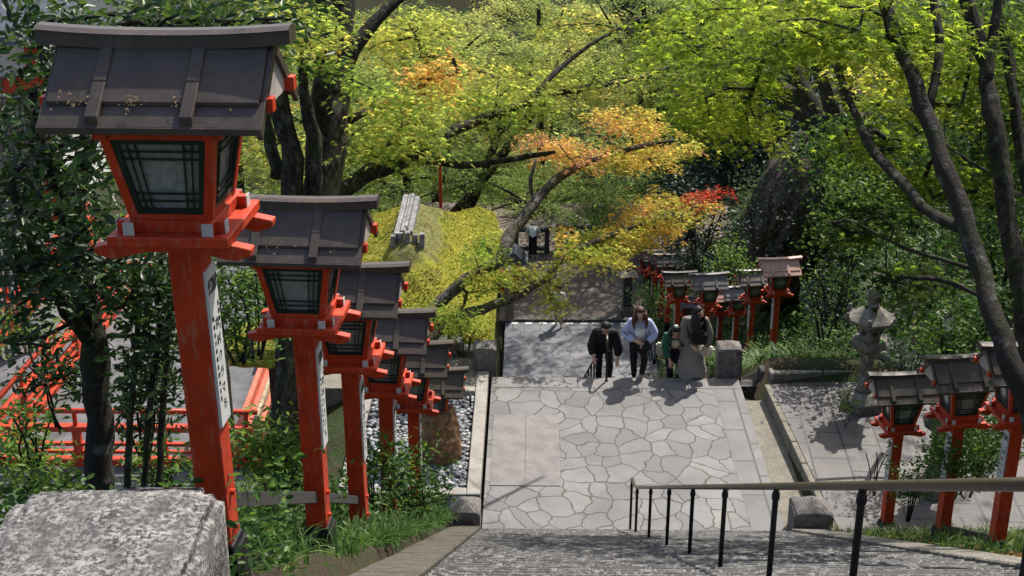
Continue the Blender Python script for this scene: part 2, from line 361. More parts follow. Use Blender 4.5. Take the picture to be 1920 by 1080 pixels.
M['crazylow'] = m_crazy('lower_crazy_paving', (.12, .125, .14), (.19, .195, .21), (.035, .035, .035), 1.8, .02)
def m_block(name, c1, c2, rot=0, w=.85, h=.5, sp=110, jc=(.03, .028, .024)):
    t = NT(name); c = t.node('ShaderNodeNewGeometry'); mp = t.node('ShaderNodeMapping'); mp.inputs['Rotation'].default_value = (0, 0, rot)
    t.link(c.outputs['Position'], mp.inputs[0]); br = t.node('ShaderNodeTexBrick', offset=.45); br.inputs['Scale'].default_value = 1
    br.inputs['Brick Width'].default_value = w; br.inputs['Row Height'].default_value = h; br.inputs['Mortar Size'].default_value = .018; br.inputs['Mortar Smooth'].default_value = .2
    br.inputs['Color1'].default_value = c1 + (1,); br.inputs['Color2'].default_value = c2 + (1,); br.inputs['Mortar'].default_value = jc + (1,)
    t.link(mp.outputs[0], br.inputs[0]); n = t.noise(t.pos(), sp, 3, .7); b = t.noise(t.pos(), 1.6, 5)
    col = t.mix(t.ramp(n, [(.35, .6), (.6, 0.)]), br.outputs[0], [x * .4 for x in c1]); col = t.mix(t.ramp(b, [(.4, .5), (.6, 0.)]), col, [x * .5 for x in c1])
    t.base(col, .6, .45); t.bump(t.math('ADD', t.math('MULTIPLY', br.outputs['Fac'], -1.5), n), .5, .012); return t.m
M['block'] = m_block('square_granite_paving', (.085, .076, .078), (.145, .125, .118), R(90 + 3), .9, .6, 45, (.018, .016, .014))
M['border'] = m_block('border_paving', (.15, .143, .15), (.21, .195, .19), R(90), 1.1, .42)
t = NT('step_granite'); a = t.noise(t.pos((1, 1, 1)), 17, 3, .85); b = t.noise(t.pos(), 1.2, 4); a2 = t.noise(t.pos(), 11, 3, .8)
col = t.ramp(a, [(.48, (.006, .0055, .006)), (.515, (.026, .025, .025)), (.56, (.22, .21, .205))])
col = t.mix(t.ramp(a2, [(.45, .75), (.56, 0.)]), col, (.022, .021, .022))
col = t.mix(t.ramp(b, [(.35, .5), (.6, 0.)]), col, (.05, .047, .045)); co = t.node('ShaderNodeNewGeometry'); sx = t.node('ShaderNodeSeparateXYZ'); t.link(co.outputs['Position'], sx.inputs[0])
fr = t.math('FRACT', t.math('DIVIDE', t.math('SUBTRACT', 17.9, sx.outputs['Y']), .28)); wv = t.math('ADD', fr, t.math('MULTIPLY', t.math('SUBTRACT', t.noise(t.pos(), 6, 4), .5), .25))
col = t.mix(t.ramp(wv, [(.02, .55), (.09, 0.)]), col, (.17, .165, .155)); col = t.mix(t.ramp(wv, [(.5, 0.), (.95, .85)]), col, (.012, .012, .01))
t.base(col, .7, .35); t.bump(a, .8, .02); M['step'] = t.m
t = NT('brown_packed_road'); a = t.noise(t.pos(), 3, 6, .7); b = t.noise(t.pos((1, 2, 1)), 9, 5, .7)
col = t.ramp(a, [(.3, (.085, .07, .062)), (.6, (.15, .12, .105))]); col = t.mix(t.ramp(b, [(.6, 0.), (.7, .7)]), col, (.34, .28, .22)); t.base(col, .9, .3); t.bump(a, .4, .03); M['road'] = t.m

def sheet(name, pts, z, mat, kind='structure', thick=0.0, parent=None):
    b = B(); n = len(pts)
    if thick: b.prism([(p[0], p[1]) for p in pts], z - thick, z, 'z')
    else: b.add([(p[0], p[1], z) for p in pts], [tuple(range(n))])
    o = mobj(name, b.mesh(name), mat, parent)
    if kind: o['kind'] = kind
    return o
# upper steps (one flight) and landing
XL, XR = -.74, 3.94
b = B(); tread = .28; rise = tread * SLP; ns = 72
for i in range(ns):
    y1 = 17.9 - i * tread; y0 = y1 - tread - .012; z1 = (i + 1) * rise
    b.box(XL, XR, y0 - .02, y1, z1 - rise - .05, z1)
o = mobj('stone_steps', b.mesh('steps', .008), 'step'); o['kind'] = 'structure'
sheet('landing_pavement', [(XL, 17.88), (XR, 17.88), (XR, 23.0), (XL, 23.0)], 0, 'crazy', thick=.3)
sheet('landing_border_pavement', [(3.42, 17.9), (XR, 17.9), (XR, 23.0), (3.42, 23.0)], .005, 'border')
for x0, x1 in ((-.66, -.09), (-.08, .5)):
    sheet('pavement_slab', [(x0, 19.43), (x1, 19.43), (x1, 21.9), (x0, 21.9)], .012, 'slab', thick=.1)
b = B()
for x0, x1 in ((XL, .88), (.886, 2.0), (2.006, 2.95), (2.956, XR)): b.box(x0, x1, 23.004, 23.45, -.3, .006)
o = mobj('landing_edge_pavement', b.mesh('e', .01), 'slab'); o['kind'] = 'structure'
sheet('landing_gutter', [(XL, 17.86), (XR, 17.86), (XR, 18.0), (XL, 18.0)], .009, 'kerb')
# lower steps
b = B(); n2 = 56; tr2 = (15.5) / n2; ri2 = 9. / n2
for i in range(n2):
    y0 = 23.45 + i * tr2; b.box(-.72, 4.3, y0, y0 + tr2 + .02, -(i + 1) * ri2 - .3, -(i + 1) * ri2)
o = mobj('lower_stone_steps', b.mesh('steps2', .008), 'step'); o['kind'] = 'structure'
sheet('lower_court_pavement', [(-.95, 38.9), (5.0, 38.9), (5.0, 46.5), (-.95, 46.5)], -9, 'crazylow', thick=.4)
sheet('lower_road', [(-6, 46.5), (9, 46.5), (9, 60), (-6, 60)], -8.99, 'road', thick=.4)
sheet('lower_court_kerb', [(-.9, 46.45), (5, 46.45), (5, 46.7), (-.9, 46.7)], -8.9, 'darkstone', thick=.3)
b = B()
for i in range(11):
    x = -.75 + i * .5 + (i % 3) * .03; b.box(x, x + .27, 46.26, 46.42, -9.01, -8.994)
o = mobj('road_marking', b.mesh('dash'), 'white'); o['kind'] = 'structure'
# side strips of the flight
def strip(name, x0, x1, ya, yb, dz, mat, nseg=9):
    b = B()
    for i in range(nseg):
        y0 = ya + (yb - ya) * i / nseg + .006; y1 = ya + (yb - ya) * (i + 1) / nseg
        za, zb = float(zc(y0)) + dz, float(zc(y1)) + dz
        b.hexa([(x0, y0, za - .5), (x1, y0, za - .5), (x1, y1, zb - .5), (x0, y1, zb - .5), (x0, y0, za), (x1, y0, za), (x1, y1, zb), (x0, y1, zb)])
    o = mobj(name, noisy(b.mesh(name, .015), .01, 3), mat); o['kind'] = 'structure'; return o
strip('stair_kerb_stones', -1.2, -.745, -2, 17.85, .2, 'darkkerb', 16)
strip('stair_kerb_stones', 3.945, 4.4, -2, 17.85, .2, 'lantstone', 16)
strip('lower_stair_kerb_stones', -1.1, -.73, 23.6, 39, .2, 'lantstone', 12)
strip('lower_stair_kerb_stones', 4.31, 4.7, 23.6, 39, .2, 'lantstone', 12)
# drain and terrace on the right
sheet('concrete_drain', [(3.945, 17.9), (4.66, 17.9), (4.34, 22.6), (3.945, 22.6)], -.03, 'conc', thick=.3)
tl = [(4.67, 17.75), (9.4, 17.9), (9.4, 23.2), (6.6, 23.15), (4.4, 22.75)]
sheet('terrace_pavement', tl, .25, 'block', thick=.5)
b = B()
def edge_row(b, p, q, w, z0, z1, n, j=.01):
    p, q = Vector(p), Vector(q); d = (q - p); L = d.length; d.normalize(); nr = Vector((-d.y, d.x))
    for i in range(n):
        a = p + d * (L * i / n + j); c = p + d * (L * (i + 1) / n - j)
        vs = [a, c, c + nr * w, a + nr * w]; b.hexa([(v.x, v.y, z0) for v in vs] + [(v.x, v.y, z1) for v in vs])
edge_row(b, (4.42, 22.8), (9.4, 23.3), .26, -.3, .42, 5); edge_row(b, (4.75, 17.5), (7.3, 17.55), .22, -.2, .36, 3)
o = mobj('terrace_kerb', noisy(b.mesh('tk', .02), .012, 4), 'lantstone'); o['kind'] = 'structure'
b = B(); edge_row(b, (4.66, 17.62), (4.40, 22.72), .1, -.3, .256, 7)
o = mobj('terrace_edge_kerb', b.mesh('tk', .01), 'conc'); o['kind'] = 'structure'
b = B(); edge_row(b, (4.35, 23.35), (9.4, 23.95), .3, -.6, .2, 4)
o = mobj('terrace_back_kerb', noisy(b.mesh('tk', .02), .012, 4), 'darkstone'); o['kind'] = 'structure'
# gravel bed on the left
b = B()
b.box(-1.02, -.80, 19.0, 23.5, -.3, .1).box(-2.9, -1.025, 19.0, 19.22, -.3, .095).box(-2.9, -1.025, 22.62, 22.8, -.3, .12).box(-3.1, -2.905, 19.0, 22.8, -.3, .1)
o = mobj('gravel_bed_kerb', b.mesh('gk', .012), 'kerb'); o['kind'] = 'structure'
sheet('side_pavement', [(-4.2, 22.81), (-1.03, 22.81), (-1.03, 24.2), (-4.2, 24.2)], .06, 'conc', thick=.8)
sheet('gravel_bed_floor', [(-2.9, 19.22), (-1.02, 19.22), (-1.02, 22.62), (-2.9, 22.62)], -.06, 'darkstone')
def pebbles(n, x0, x1, y0, y1, z, s0, s1, name):
    ico = bmesh.new(); bmesh.ops.create_icosphere(ico, subdivisions=1, radius=.5); V = np.array([v.co for v in ico.verts]); Fs = [tuple(v.index for v in f.verts) for f in ico.faces]; ico.free()
    k = len(V); C = np.stack([rng.uniform(x0, x1, n), rng.uniform(y0, y1, n), z + rng.random(n) * .05], 1)
    s = rng.uniform(s0, s1, n); a = rng.random(n) * 6.28
    W = V[None] * np.stack([s * rng.uniform(.8, 1.4, n), s, s * rng.uniform(.45, .7, n)], 1)[:, None]
    W = W * (1 + rng.normal(0, .07, (n, k, 1)))
    x = W[..., 0] * np.cos(a)[:, None] - W[..., 1] * np.sin(a)[:, None]; y = W[..., 0] * np.sin(a)[:, None] + W[..., 1] * np.cos(a)[:, None]
    pts = np.stack([x, y, W[..., 2] + s[:, None] * .1], -1) + C[:, None]
    me = raw_mesh(name, pts.reshape(-1, 3), Fs, n, k, rng.random(n)); me.shade_smooth()
    t = NT('pebble'); at = t.node('ShaderNodeAttribute', attribute_name='tint')
    t.base(t.ramp(at.outputs['Fac'], [(0, (.045, .05, .06)), (.6, (.15, .16, .18)), (1, (.42, .42, .42))]), .5, .4)
    o = mobj('gravel', me, t.m); tag(o, 'blue grey river pebbles filling the kerbed bed beside the landing', 'gravel', kind='stuff'); return o
pebbles(2600, -2.88, -1.06, 19.25, 22.6, -.03, .07, .13, 'pebbles')
# pale yard on the left
sheet('yard', [(-30, 18.5), (-4.6, 18.5), (-4.9, 32), (-30, 34)], -.5, 'sand', thick=.3)
# ------------------------------------------------------------------ red lanterns
PH_ = 1.87   # underside of shelf above the foot
MC = {}
def cached(key, fn):
    if key not in MC: MC[key] = fn()
    return MC[key]
def lantern_meshes():
    D = {}
    b = B(); b.box(-.08, .08, -.08, .08, .1, PH_, 1, 1); D['post'] = b.mesh('post', .006)
    b = B(); b.box(-.11, .11, -.11, .11, -.35, .16).box(-.1, .1, -.1, .1, .161, .2, .9, .9); D['shoe'] = b.mesh('shoe', .006)
    b = B()
    for z in (.26, .5): b.lathe([(.018, 0), (.018, .022), (.009, .028)], 8, (0, 0, 0)); 
    b = B()
    b.tube([(.08, 0, 0), (.103, 0, 0)], .018, 8)
    D['bolt'] = b.mesh('bolt')
    # shelf
    z = PH_
    b = B(); b.box(-.285, .285, -.285, .285, z + .05, z + .10); D['shelf'] = b.mesh('shelf', .005)
    # brackets: hewn beams crossing under the shelf, tips cut upward
    def br(y0):
        p = [(-.375, z + .03), (-.37, z - .005), (-.29, z - .03), (-.12, z + .01), (.12, z + .01), (.29, z - .03), (.37, z - .005), (.375, z + .03), (.28, z + .05), (-.28, z + .05)]
        return [(x, zz) for x, zz in p]
    b = B()
    for y in (-.2,): b.prism([(x, zz) for x, zz in br(0)], y - .035, y + .035, 'y')
    D['arm_x'] = b.mesh('arm', .004)
    b = B(); b.prism([(x, zz) for x, zz in br(0)], -.035, .035, 'x')
    D['arm_y'] = b.mesh('arm', .004)
    # sill frame of the box with crossing ends
    b = B(); zs = z + .10
    for s in (-1, 1):
        b.box(-.255, .255, s * .185 - .025, s * .185 + .025, zs, zs + .055)
        b.box(s * .185 - .0247, s * .185 + .0247, -.255, .255, zs + .004, zs + .06)
    D['sill'] = b.mesh('sill', .003)
    b = B()
    b.box(-.026, .026, -.259, -.254, zs - .001, zs + .06)
    D['end'] = b.mesh('end')
    # corner posts, flared; head frame
    zb, zt = zs + .055, zs + .46; hb, ht = .195, .265; w = .045
    b = B()
    for sx in (-1, 1):
        for sy in (-1, 1):
            def c(h, dz): return [(sx * (h - a), sy * (h - q), dz) for a, q in ((0, 0), (w, 0), (w, w), (0, w))]
            b.add(c(hb, zb) + c(ht, zt), [(3, 2, 1, 0), (4, 5, 6, 7), (0, 1, 5, 4), (1, 2, 6, 5), (2, 3, 7, 6), (3, 0, 4, 7)])
    for s in (-1, 1):
        b.box(-ht - .03, ht + .03, s * (ht - .02) - .025, s * (ht - .02) + .025, zt - .002, zt + .05)
        b.box(s * (ht - .02) - .0245, s * (ht - .02) + .0245, -ht - .03, ht + .03, zt + .002, zt + .055)
        b.box(-hb, hb, s * (hb - .0235) - .02, s * (hb - .0235) + .02, zb - .002, zb + .03); b.box(s * (hb - .0235) - .0195, s * (hb - .0235) + .0195, -hb, hb, zb - .0021, zb + .0301)
    b.box(-.24, .24, -.24, .24, zt + .056, zt + .16)
    D['frame'] = b.mesh('frame', .003)
    # window: slanted panel built in local 2D then mapped
    def wmap(u, v, d):  # u -1..1 , v 0..1 , d outwards
        zz = zb + .03 + (zt - zb - .03) * v; h = hb + (ht - hb) * (zz - zb) / (zt - zb)
        return (u * (h - w - .001), -(h - .012) - d, zz)
    def bar(b, u0, u1, v0, v1, d0, d1):
        b.hexa([wmap(u0, v0, d0), wmap(u1, v0, d0), wmap(u1, v0, d1), wmap(u0, v0, d1), wmap(u0, v1, d0), wmap(u1, v1, d0), wmap(u1, v1, d1), wmap(u0, v1, d1)][:4] + [wmap(u0, v1, d0), wmap(u1, v1, d0), wmap(u1, v1, d1), wmap(u0, v1, d1)])
    b = B()
    bar(b, -1, 1, .0, .07, -.012, .006); bar(b, -1, 1, .93, 1, -.012, .006); bar(b, -1, -.86, .07, .93, -.012, .006); bar(b, .86, 1, .07, .93, -.012, .006)
    for u in (-.70, -.52, .52, .70): bar(b, u - .018, u + .018, .07, .93, -.008, .001)
    for v in (.17, .27, .73, .83): bar(b, -.86, .86, v - .012, v + .012, -.0075, .0015)
    D['lattice'] = b.mesh('lattice')
    b = B(); bar(b, -.87, .87, .06, .94, -.02, -.014); D['pane'] = b.mesh('pane')
    # roof
    ze = zt + .105; zr = ze + .335; ye = .36; xm = .48; xe = .505
    def slope(y): return zr - .02 - (zr - ze - .02) * (abs(y) / ye) ** .92
    b = B()
    for s in (-1, 1):
        ys = [.03, .11, .2, .275]; pr = [(s * y, slope(y)) for y in ys]; prof = pr + [(y, zz - .018) for y, zz in pr[::-1]]; b.prism(prof, -xm, xm, 'x')
        ys = [.25, .305, .36]; pr = [(s * y, slope(y) - .022) for y in ys]; prof = pr + [(y, zz - .014) for y, zz in pr[::-1]]
        n0 = len(b.v); b.prism(prof, -xe, xe, 'x')
        b.box(-xe, xe, s * .36 - .008, s * .36 + .008, slope(.36) - .055, slope(.36) - .0235)
    D['roof'] = b.mesh('roof', .002)
    b = B()
    for s in (-1, 1):
        pr = [(s * y, slope(y) + .018) for y in (.04, .15, .25, .355)]; prof = pr + [(y, zz - .05) for y, zz in pr[::-1]]; b.prism(prof, -.03, .03, 'x')
        b.box(-.032, .032, s * .2 - .004, s * .2 + .004, slope(.2) + .0, slope(.2) + .022)
    D['batten'] = b.mesh('batten', .004)
    b = B(); N = 8; L = .585
    for i in range(N):
        x0, x1 = -L + 2 * L * i / N, -L + 2 * L * (i + 1) / N
        f = lambda x: zr - .065 + .025 * (abs(x) / L) ** 2.2
        a0, a1 = f(x0), f(x1)
        b.hexa([(x0, -.062, a0 - .015), (x1, -.062, a1 - .015), (x1, .062, a1 - .015), (x0, .062, a0 - .015), (x0, -.055, a0 + .05), (x1, -.055, a1 + .05), (x1, .055, a1 + .05), (x0, .055, a0 + .05)])
        b.hexa([(x0, -.068, a0 + .051), (x1, -.068, a1 + .051), (x1, .068, a1 + .051), (x0, .068, a0 + .051), (x0, -.03, a0 + .066), (x1, -.03, a1 + .066), (x1, .03, a1 + .066), (x0, .03, a0 + .066)])
    D['ridge'] = b.mesh('ridge')
    b = B()
    for s in (1,):
        x = s * .475; b.prism([(-.28, slope(.28) - .05), (.28, slope(.28) - .05), (0, slope(0) - .04)], x - .01, x + .01, 'x')
    D['gable'] = b.mesh('gable')
    b = B()
    for s in (1,):
        if 1:
            b.prism([(-.34, slope(.34) - .045), (0, slope(.0) - .02), (.34, slope(.34) - .045), (.34, slope(.34) - .10), (0, slope(0) - .085), (-.34, slope(.34) - .10)], s * .492 - .012, s * .492 + .012, 'x')
    D['barge'] = b.mesh('barge', .002)
    b = B()
    b.box(-.53, .53, -.03, .03, slope(.2) - .12, slope(.2) - .055)
    D['purlin'] = b.mesh('purlin', .003)
    b = B(); b.box(.0805, .098, -.075, .075, .88, 1.72, 1, 1); D['board'] = b.mesh('board', .003)
    return D
LM = lantern_meshes()
def writing_mesh(cols, x, name):
    """vertical lettering on the +x face; cols: (text,y,ztop,size,step)"""
    bm = bmesh.new()
    for txt, y, z, s, st in cols:
        for i, ch in enumerate(txt):
            cu = bpy.data.curves.new('glyph', 'FONT'); cu.body = ch; cu.size = s; cu.align_x = 'CENTER'; cu.extrude = .0006; cu.offset = s * .012
            ob = bpy.data.objects.new('glyph', cu); COL.objects.link(ob)
            dg = bpy.context.evaluated_depsgraph_get(); me = bpy.data.meshes.new_from_object(ob.evaluated_get(dg))
            me.transform(Matrix.Translation((x, y, z - i * st)) @ Matrix(((0, 0, 1, 0), (1, 0, 0, 0), (0, 1, 0, 0), (0, 0, 0, 1))))
            bm.from_mesh(me); bpy.data.objects.remove(ob); bpy.data.meshes.remove(me)
    me = bpy.data.meshes.new(name); bm.to_mesh(me); bm.free(); return me
WRITE = writing_mesh([('燈', -.034, 1.60, .085, .1), ('献', .036, 1.60, .085, .1), ('京村クラマち', .012, 1.40, .062, .088), ('昭和吉日奉献京都市左京', -.042, 1.45, .03, .043), ('京都市上', .052, 1.50, .03, .04)], .0987, 'writing')
t = NT('frosted_pane'); n = t.noise(t.pos(), 25, 5, .7); t.base(t.ramp(n, [(.35, (.17, .185, .175)), (.7, (.30, .32, .30))]), .18, .6); M['pane'] = t.m
def lantern(loc, label, rz=0, red='red', roof='roof', scale=1., board=1, cut=0, tilt=(0, 0)):
    L = thing('shrine_lantern', label, 'lantern', loc, rz, 'red shrine lanterns along the stone steps'); L.scale = (scale,) * 3
    L.rotation_euler = (tilt[0], tilt[1], rz)
    def part(name, key, mat, par=None, rot=None):
        me = cached((key, mat), lambda: LM[key].copy() if LM[key].materials else LM[key].copy())
        return mobj(name, me, mat, par or L, None, rot)
    po = part('post', 'post', red); [setattr(part('bolt', 'bolt', red, po), 'location', (0, 0, z)) for z in (.27, .47)]; part('post_shoe', 'shoe', 'blackmetal')
    sh = part('shelf', 'shelf', red)
    part('bracket_arm', 'arm_x', red); part('bracket_arm', 'arm_x', red, None, (0, 0, math.pi))
    si = part('sill_frame', 'sill', red)
    for a in range(4 if scale != .9 else 0):
        for q in (-.185, .185): part('beam_end', 'end', 'white', si, (0, 0, a * math.pi / 2)).location = (q * math.cos(a * math.pi / 2), q * math.sin(a * math.pi / 2), 0)
    part('lamp_frame', 'frame', red)
    for k in range(4):
        w = part('window', 'lattice', 'darkgreen', None, (0, 0, k * math.pi / 2)); part('pane', 'pane', 'pane', w)
    rf = part('roof', 'roof', roof); part('ridge_cap', 'ridge', roof, rf)
    for x in (-.255, .17): part('batten', 'batten', roof, rf).location.x = x
    for a in (0, math.pi):
        part('bargeboard', 'barge', roof, rf, (0, 0, a)); part('gable_panel', 'gable', 'bamboo' if roof != 'roof' else 'woodpale', None, (0, 0, a))
    for y in (-.2, .2): part('purlin', 'purlin', red).location.y = y
    if board:
        bd = part('name_board', 'board', 'board', None, None if board > 0 else (0, 0, math.pi)); me = cached(('w', 0), lambda: WRITE); mobj('writing', me, 'ink', bd)
    return L
M['woodpale'] = m_plain('pale_wood', (.42, .36, .32), .8, .25, 9)
Ls = [(350, 445, 'nearest red lantern, largest in the picture, behind the big stone block'), (575, 612, 'second red lantern down the left side, its roof just below the largest lantern'),
      (660, 683, 'third red lantern down the left row, directly below the moss roof edge'), (722, 732, 'fourth red lantern down the left row, half hidden behind the third'),
      (775, 762, 'fifth red lantern down the left row, between the fourth and the one by the gravel'), (812, 790, 'farthest red lantern of the left row, standing by the gravel bed and brown rock')]
LP = []
for i, (x, y, lb) in enumerate(Ls):
    p = PX(x, y, -1.65); p[0] += [.03, 0, 0, 0, 0, 0][i]; LP.append(p)
    lantern((p[0], p[1], p[2] - PH_), lb, R([-4, -4, -3, -2, 0, 1][i]), tilt=(0, R([-.8, -.3, -.4, .3, 0, .6][i])))
RP = []
for i, (x, y, lb) in enumerate([(1683, 805, 'dark roofed red lantern on the right bank, leftmost of three beside the terrace'), (1795, 790, 'dark roofed red lantern on the right bank, middle one of three by the leaning trunk'), (1905, 785, 'red lantern on the right bank cut by the right edge, behind the leaning trunk')]):
    p = PX(x, y, 5.4); RP.append(p); h = 1.7
    lantern((p[0], p[1], p[2] - PH_ * .93), lb, R([7, 9, 6][i]), scale=.93, board=-1)
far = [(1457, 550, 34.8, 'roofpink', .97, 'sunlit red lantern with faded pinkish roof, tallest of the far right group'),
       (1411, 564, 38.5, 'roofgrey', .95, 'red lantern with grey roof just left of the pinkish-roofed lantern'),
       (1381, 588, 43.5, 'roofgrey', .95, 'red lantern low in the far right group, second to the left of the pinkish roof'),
       (1351, 588, 46.5, 'roofpink', .9, 'small pale-roofed red lantern, lowest of the cluster right of the brown coated woman'),
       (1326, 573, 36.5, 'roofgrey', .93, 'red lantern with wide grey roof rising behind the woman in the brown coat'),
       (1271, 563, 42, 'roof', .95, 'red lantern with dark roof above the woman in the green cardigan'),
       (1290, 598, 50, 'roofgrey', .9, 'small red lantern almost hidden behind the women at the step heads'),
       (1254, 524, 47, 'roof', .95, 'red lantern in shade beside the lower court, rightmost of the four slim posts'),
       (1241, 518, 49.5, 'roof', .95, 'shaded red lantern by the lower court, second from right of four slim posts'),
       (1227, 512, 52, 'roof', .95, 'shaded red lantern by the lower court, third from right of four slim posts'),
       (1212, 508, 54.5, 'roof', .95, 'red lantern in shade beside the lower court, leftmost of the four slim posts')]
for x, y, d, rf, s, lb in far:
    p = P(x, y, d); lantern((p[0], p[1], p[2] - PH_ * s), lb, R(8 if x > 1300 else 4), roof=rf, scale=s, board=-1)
def litter(i, n, label, L):
    p = L; r_ = np.random.default_rng(i); cl = r_.choice([-.42, -.36, -.16, -.12, .06, .3], n, p=[.25, .1, .35, .1, .1, .1]); X = cl + r_.normal(0, .03, n); yy = -np.clip(r_.normal(.285, .02, n), .24, .35); 
    z = PH_ + .10 + .46 + .105 + .335 - .02 - (.335 - .02) * (np.abs(yy) / .36) ** .92 + .012
    C = np.stack([p[0] + X, p[1] + yy, p[2] - PH_ + z], 1); Nn = upn(n, .3); Nn[:, 1] -= .8
    tag(mobj('leaf_litter', leaf_mesh('litter', C, Nn, r_.uniform(.008, .026, n), r_.uniform(.62, .8, n), 'tri'), 'litter'), label, 'leaf litter', kind='stuff')
M['litter'] = m_plain('dry_leaf', (.2, .13, .07), .9, .5, 30)
litter(1, 60, 'dry leaves and moss crumbs caught on the eave of the largest lantern roof', LP[0]); litter(2, 26, 'dry leaf crumbs caught on the eave of the second left lantern roof', LP[1])
# steel beam tying the left lantern posts, and insulators
def beam(name, label, pts, w, h, mat, cat='beam', group=None):
    b = B()
    for p, q in zip(pts[:-1], pts[1:]):
        p, q = Vector(p), Vector(q); d = (q - p).normalized(); s = d.cross(Vector((0, 0, 1))).normalized() * w / 2; u = Vector((0, 0, h / 2))
        b.hexa([tuple(v) for v in (p - s - u, q - s - u, q + s - u, p + s - u, p - s + u, q - s + u, q + s + u, p + s + u)])
    return tag(mobj(name, b.mesh(name, .004), mat), label, cat, group)
def foot(p, h, dx=0, s=1.): return (p[0] + dx, p[1], p[2] - PH_ * s + h)
beam('tie_beam', 'grey steel bar joining the feet of the nearest and second left lanterns', [foot(LP[0], .42, -.0), foot(LP[1], .42)], .04, .1, 'steel', 'metal bar')
beam('tie_beam', 'grey steel bar joining the feet of the second and third left lanterns', [foot(LP[1], .42), foot(LP[2], .42)], .04, .09, 'steel', 'metal bar')
beam('tie_beam', 'dark bar between the lantern posts behind the right end of the handrail', [foot(RP[2], .3), foot(RP[1], .3)], .05, .09, 'blackmetal', 'metal bar')
# ------------------------------------------------------------------ stone posts
def stone_post(label, x0, x1, y0, y1, z0, z1, pyr=.14, mat='stone', cuts=6, top=.12, seed=1):
    me = subdiv_box(-(x1 - x0) / 2, (x1 - x0) / 2, -(y1 - y0) / 2, (y1 - y0) / 2, 0, z1 - z0, cuts, 'stone_post', pyr, top, .015)
    noisy(me, .012, 6, seed); return tag(mobj('stone_post', me, mat, None, ((x0 + x1) / 2, (y0 + y1) / 2, z0)), label, 'stone post', 'stone posts at the stair ends')
stone_post('stone post with pyramid top at the foot of the left bank beside the gravel bed', -1.26, -.76, 17.9, 18.4, -.1, .56, .16, seed=2)
stone_post('stone post with pyramid top at the foot of the steps by the drain', 4.0, 4.58, 17.85, 18.4, -.1, .62, .17, seed=3)
stone_post('mossy stone post at the head of the lower steps, right of the brown coated woman', 3.55, 4.0, 23.5, 23.95, -.6, .66, .1, seed=4)
stone_post('stone post at the corner of the moss roof beside the gravel bed', -1.1, -.66, 23.6, 24.05, -.6, .58, .08, seed=5)
stone_post('dark stone block low beside the lower court behind the women', 3.55, 4.1, 39.2, 39.9, -9.2, -7.75, .06, 'darkstone', seed=6)
# the near block
me = subdiv_box(-.31, .31, -.3, .3, -2.6, 0, 14, 'stone_block', .035, .86, .03); noisy(me, .014, 5, 9); noisy(me, .005, 16, 2)
p = PZ(415, 900, 9.45)
NB = tag(mobj('stone_block', me, 'bigstone', None, (p[0] - .305, p[1] - .3, 9.45)), 'big speckled granite block filling the lower left corner', 'stone block')
for v in me.vertices:
    if v.co.z > -.3: v.co.z -= .10 * max(0, (-v.co.x + .05)) * 1.0 + .03 * max(0, -v.co.y)
# ------------------------------------------------------------------ handrails
def handrail(label, pts, posts, foot_pts, r=.023, rp=.019):
    t_ = thing('handrail', label, 'handrail', pts[0]); o = Vector(pts[0])
    b = B(); b.tube([Vector(p) - o for p in pts], r, 10); mobj('rail', b.mesh('rail', 0, True), 'railtop', t_)
    for a, f in zip(posts, foot_pts):
        a, f = Vector(a) - o, Vector(f) - o; b = B(); b.tube([f, a], rp, 8); b.lathe([(rp * 1.7, -.0), (rp * 1.7, .012), (rp, .03)], 8, f)
        b.lathe([(rp, -.03), (rp * 1.35, -.02), (rp * 1.35, .02), (rp, .03)], 8, tuple(a - Vector((0, 0, .07))))
        mobj('post', b.mesh('post'), 'blackmetal', t_)
    return t_
rx = 1.53; ph = []; pf = []; hr = .895
def rz_(Y): return SLP * (17.9 - Y) + hr
ys = [17.02, 15.1, 13.1, 11.2, 9.35, 7.42, 5.5, 3.6, 1.7]
pts = [(rx, 17.95, .0), (rx, 17.95, hr + .15 - .1), (rx, 17.9, 1.0 + .06), (rx, 17.82, 1.12)] + [(rx, y, rz_(y)) for y in (17.6, 17.02, 15, 12, 9, 6, 3, 1.7)]
pts = [(rx, 17.97, .93), (rx, 17.93, 1.03), (rx, 17.82, 1.075), (rx, 17.6, 1.12)] + [(rx, y, rz_(y)) for y in (17.1, 15, 12, 9, 6, 4, 1.7)]
handrail('long brown handrail on black posts running up the near steps on the right', pts, [(rx, 17.97, .95)] + [(rx, y, rz_(y)) for y in ys], [(rx, 17.97, 0)] + [(rx, y, float(zc(y))) for y in ys])
h2 = .80
pts = [(1.43, 23.3, .72), (1.43, 23.38, .82), (1.43, 23.55, .85)] + [(1.43, 23.7 + i * 1.9, zc(23.7 + i * 1.9) + .88) for i in range(9)]
ys2 = [23.3] + [23.9 + i * 1.35 for i in range(1, 12)]
handrail('short looking handrail descending the lower steps beside the person in black', pts, [(1.43, 23.3, .74)] + [(1.43, y, float(zc(y)) + .87) for y in ys2[1:]], [(1.43, 23.3, 0)] + [(1.43, y, float(zc(y))) for y in ys2[1:]], .024, .021)
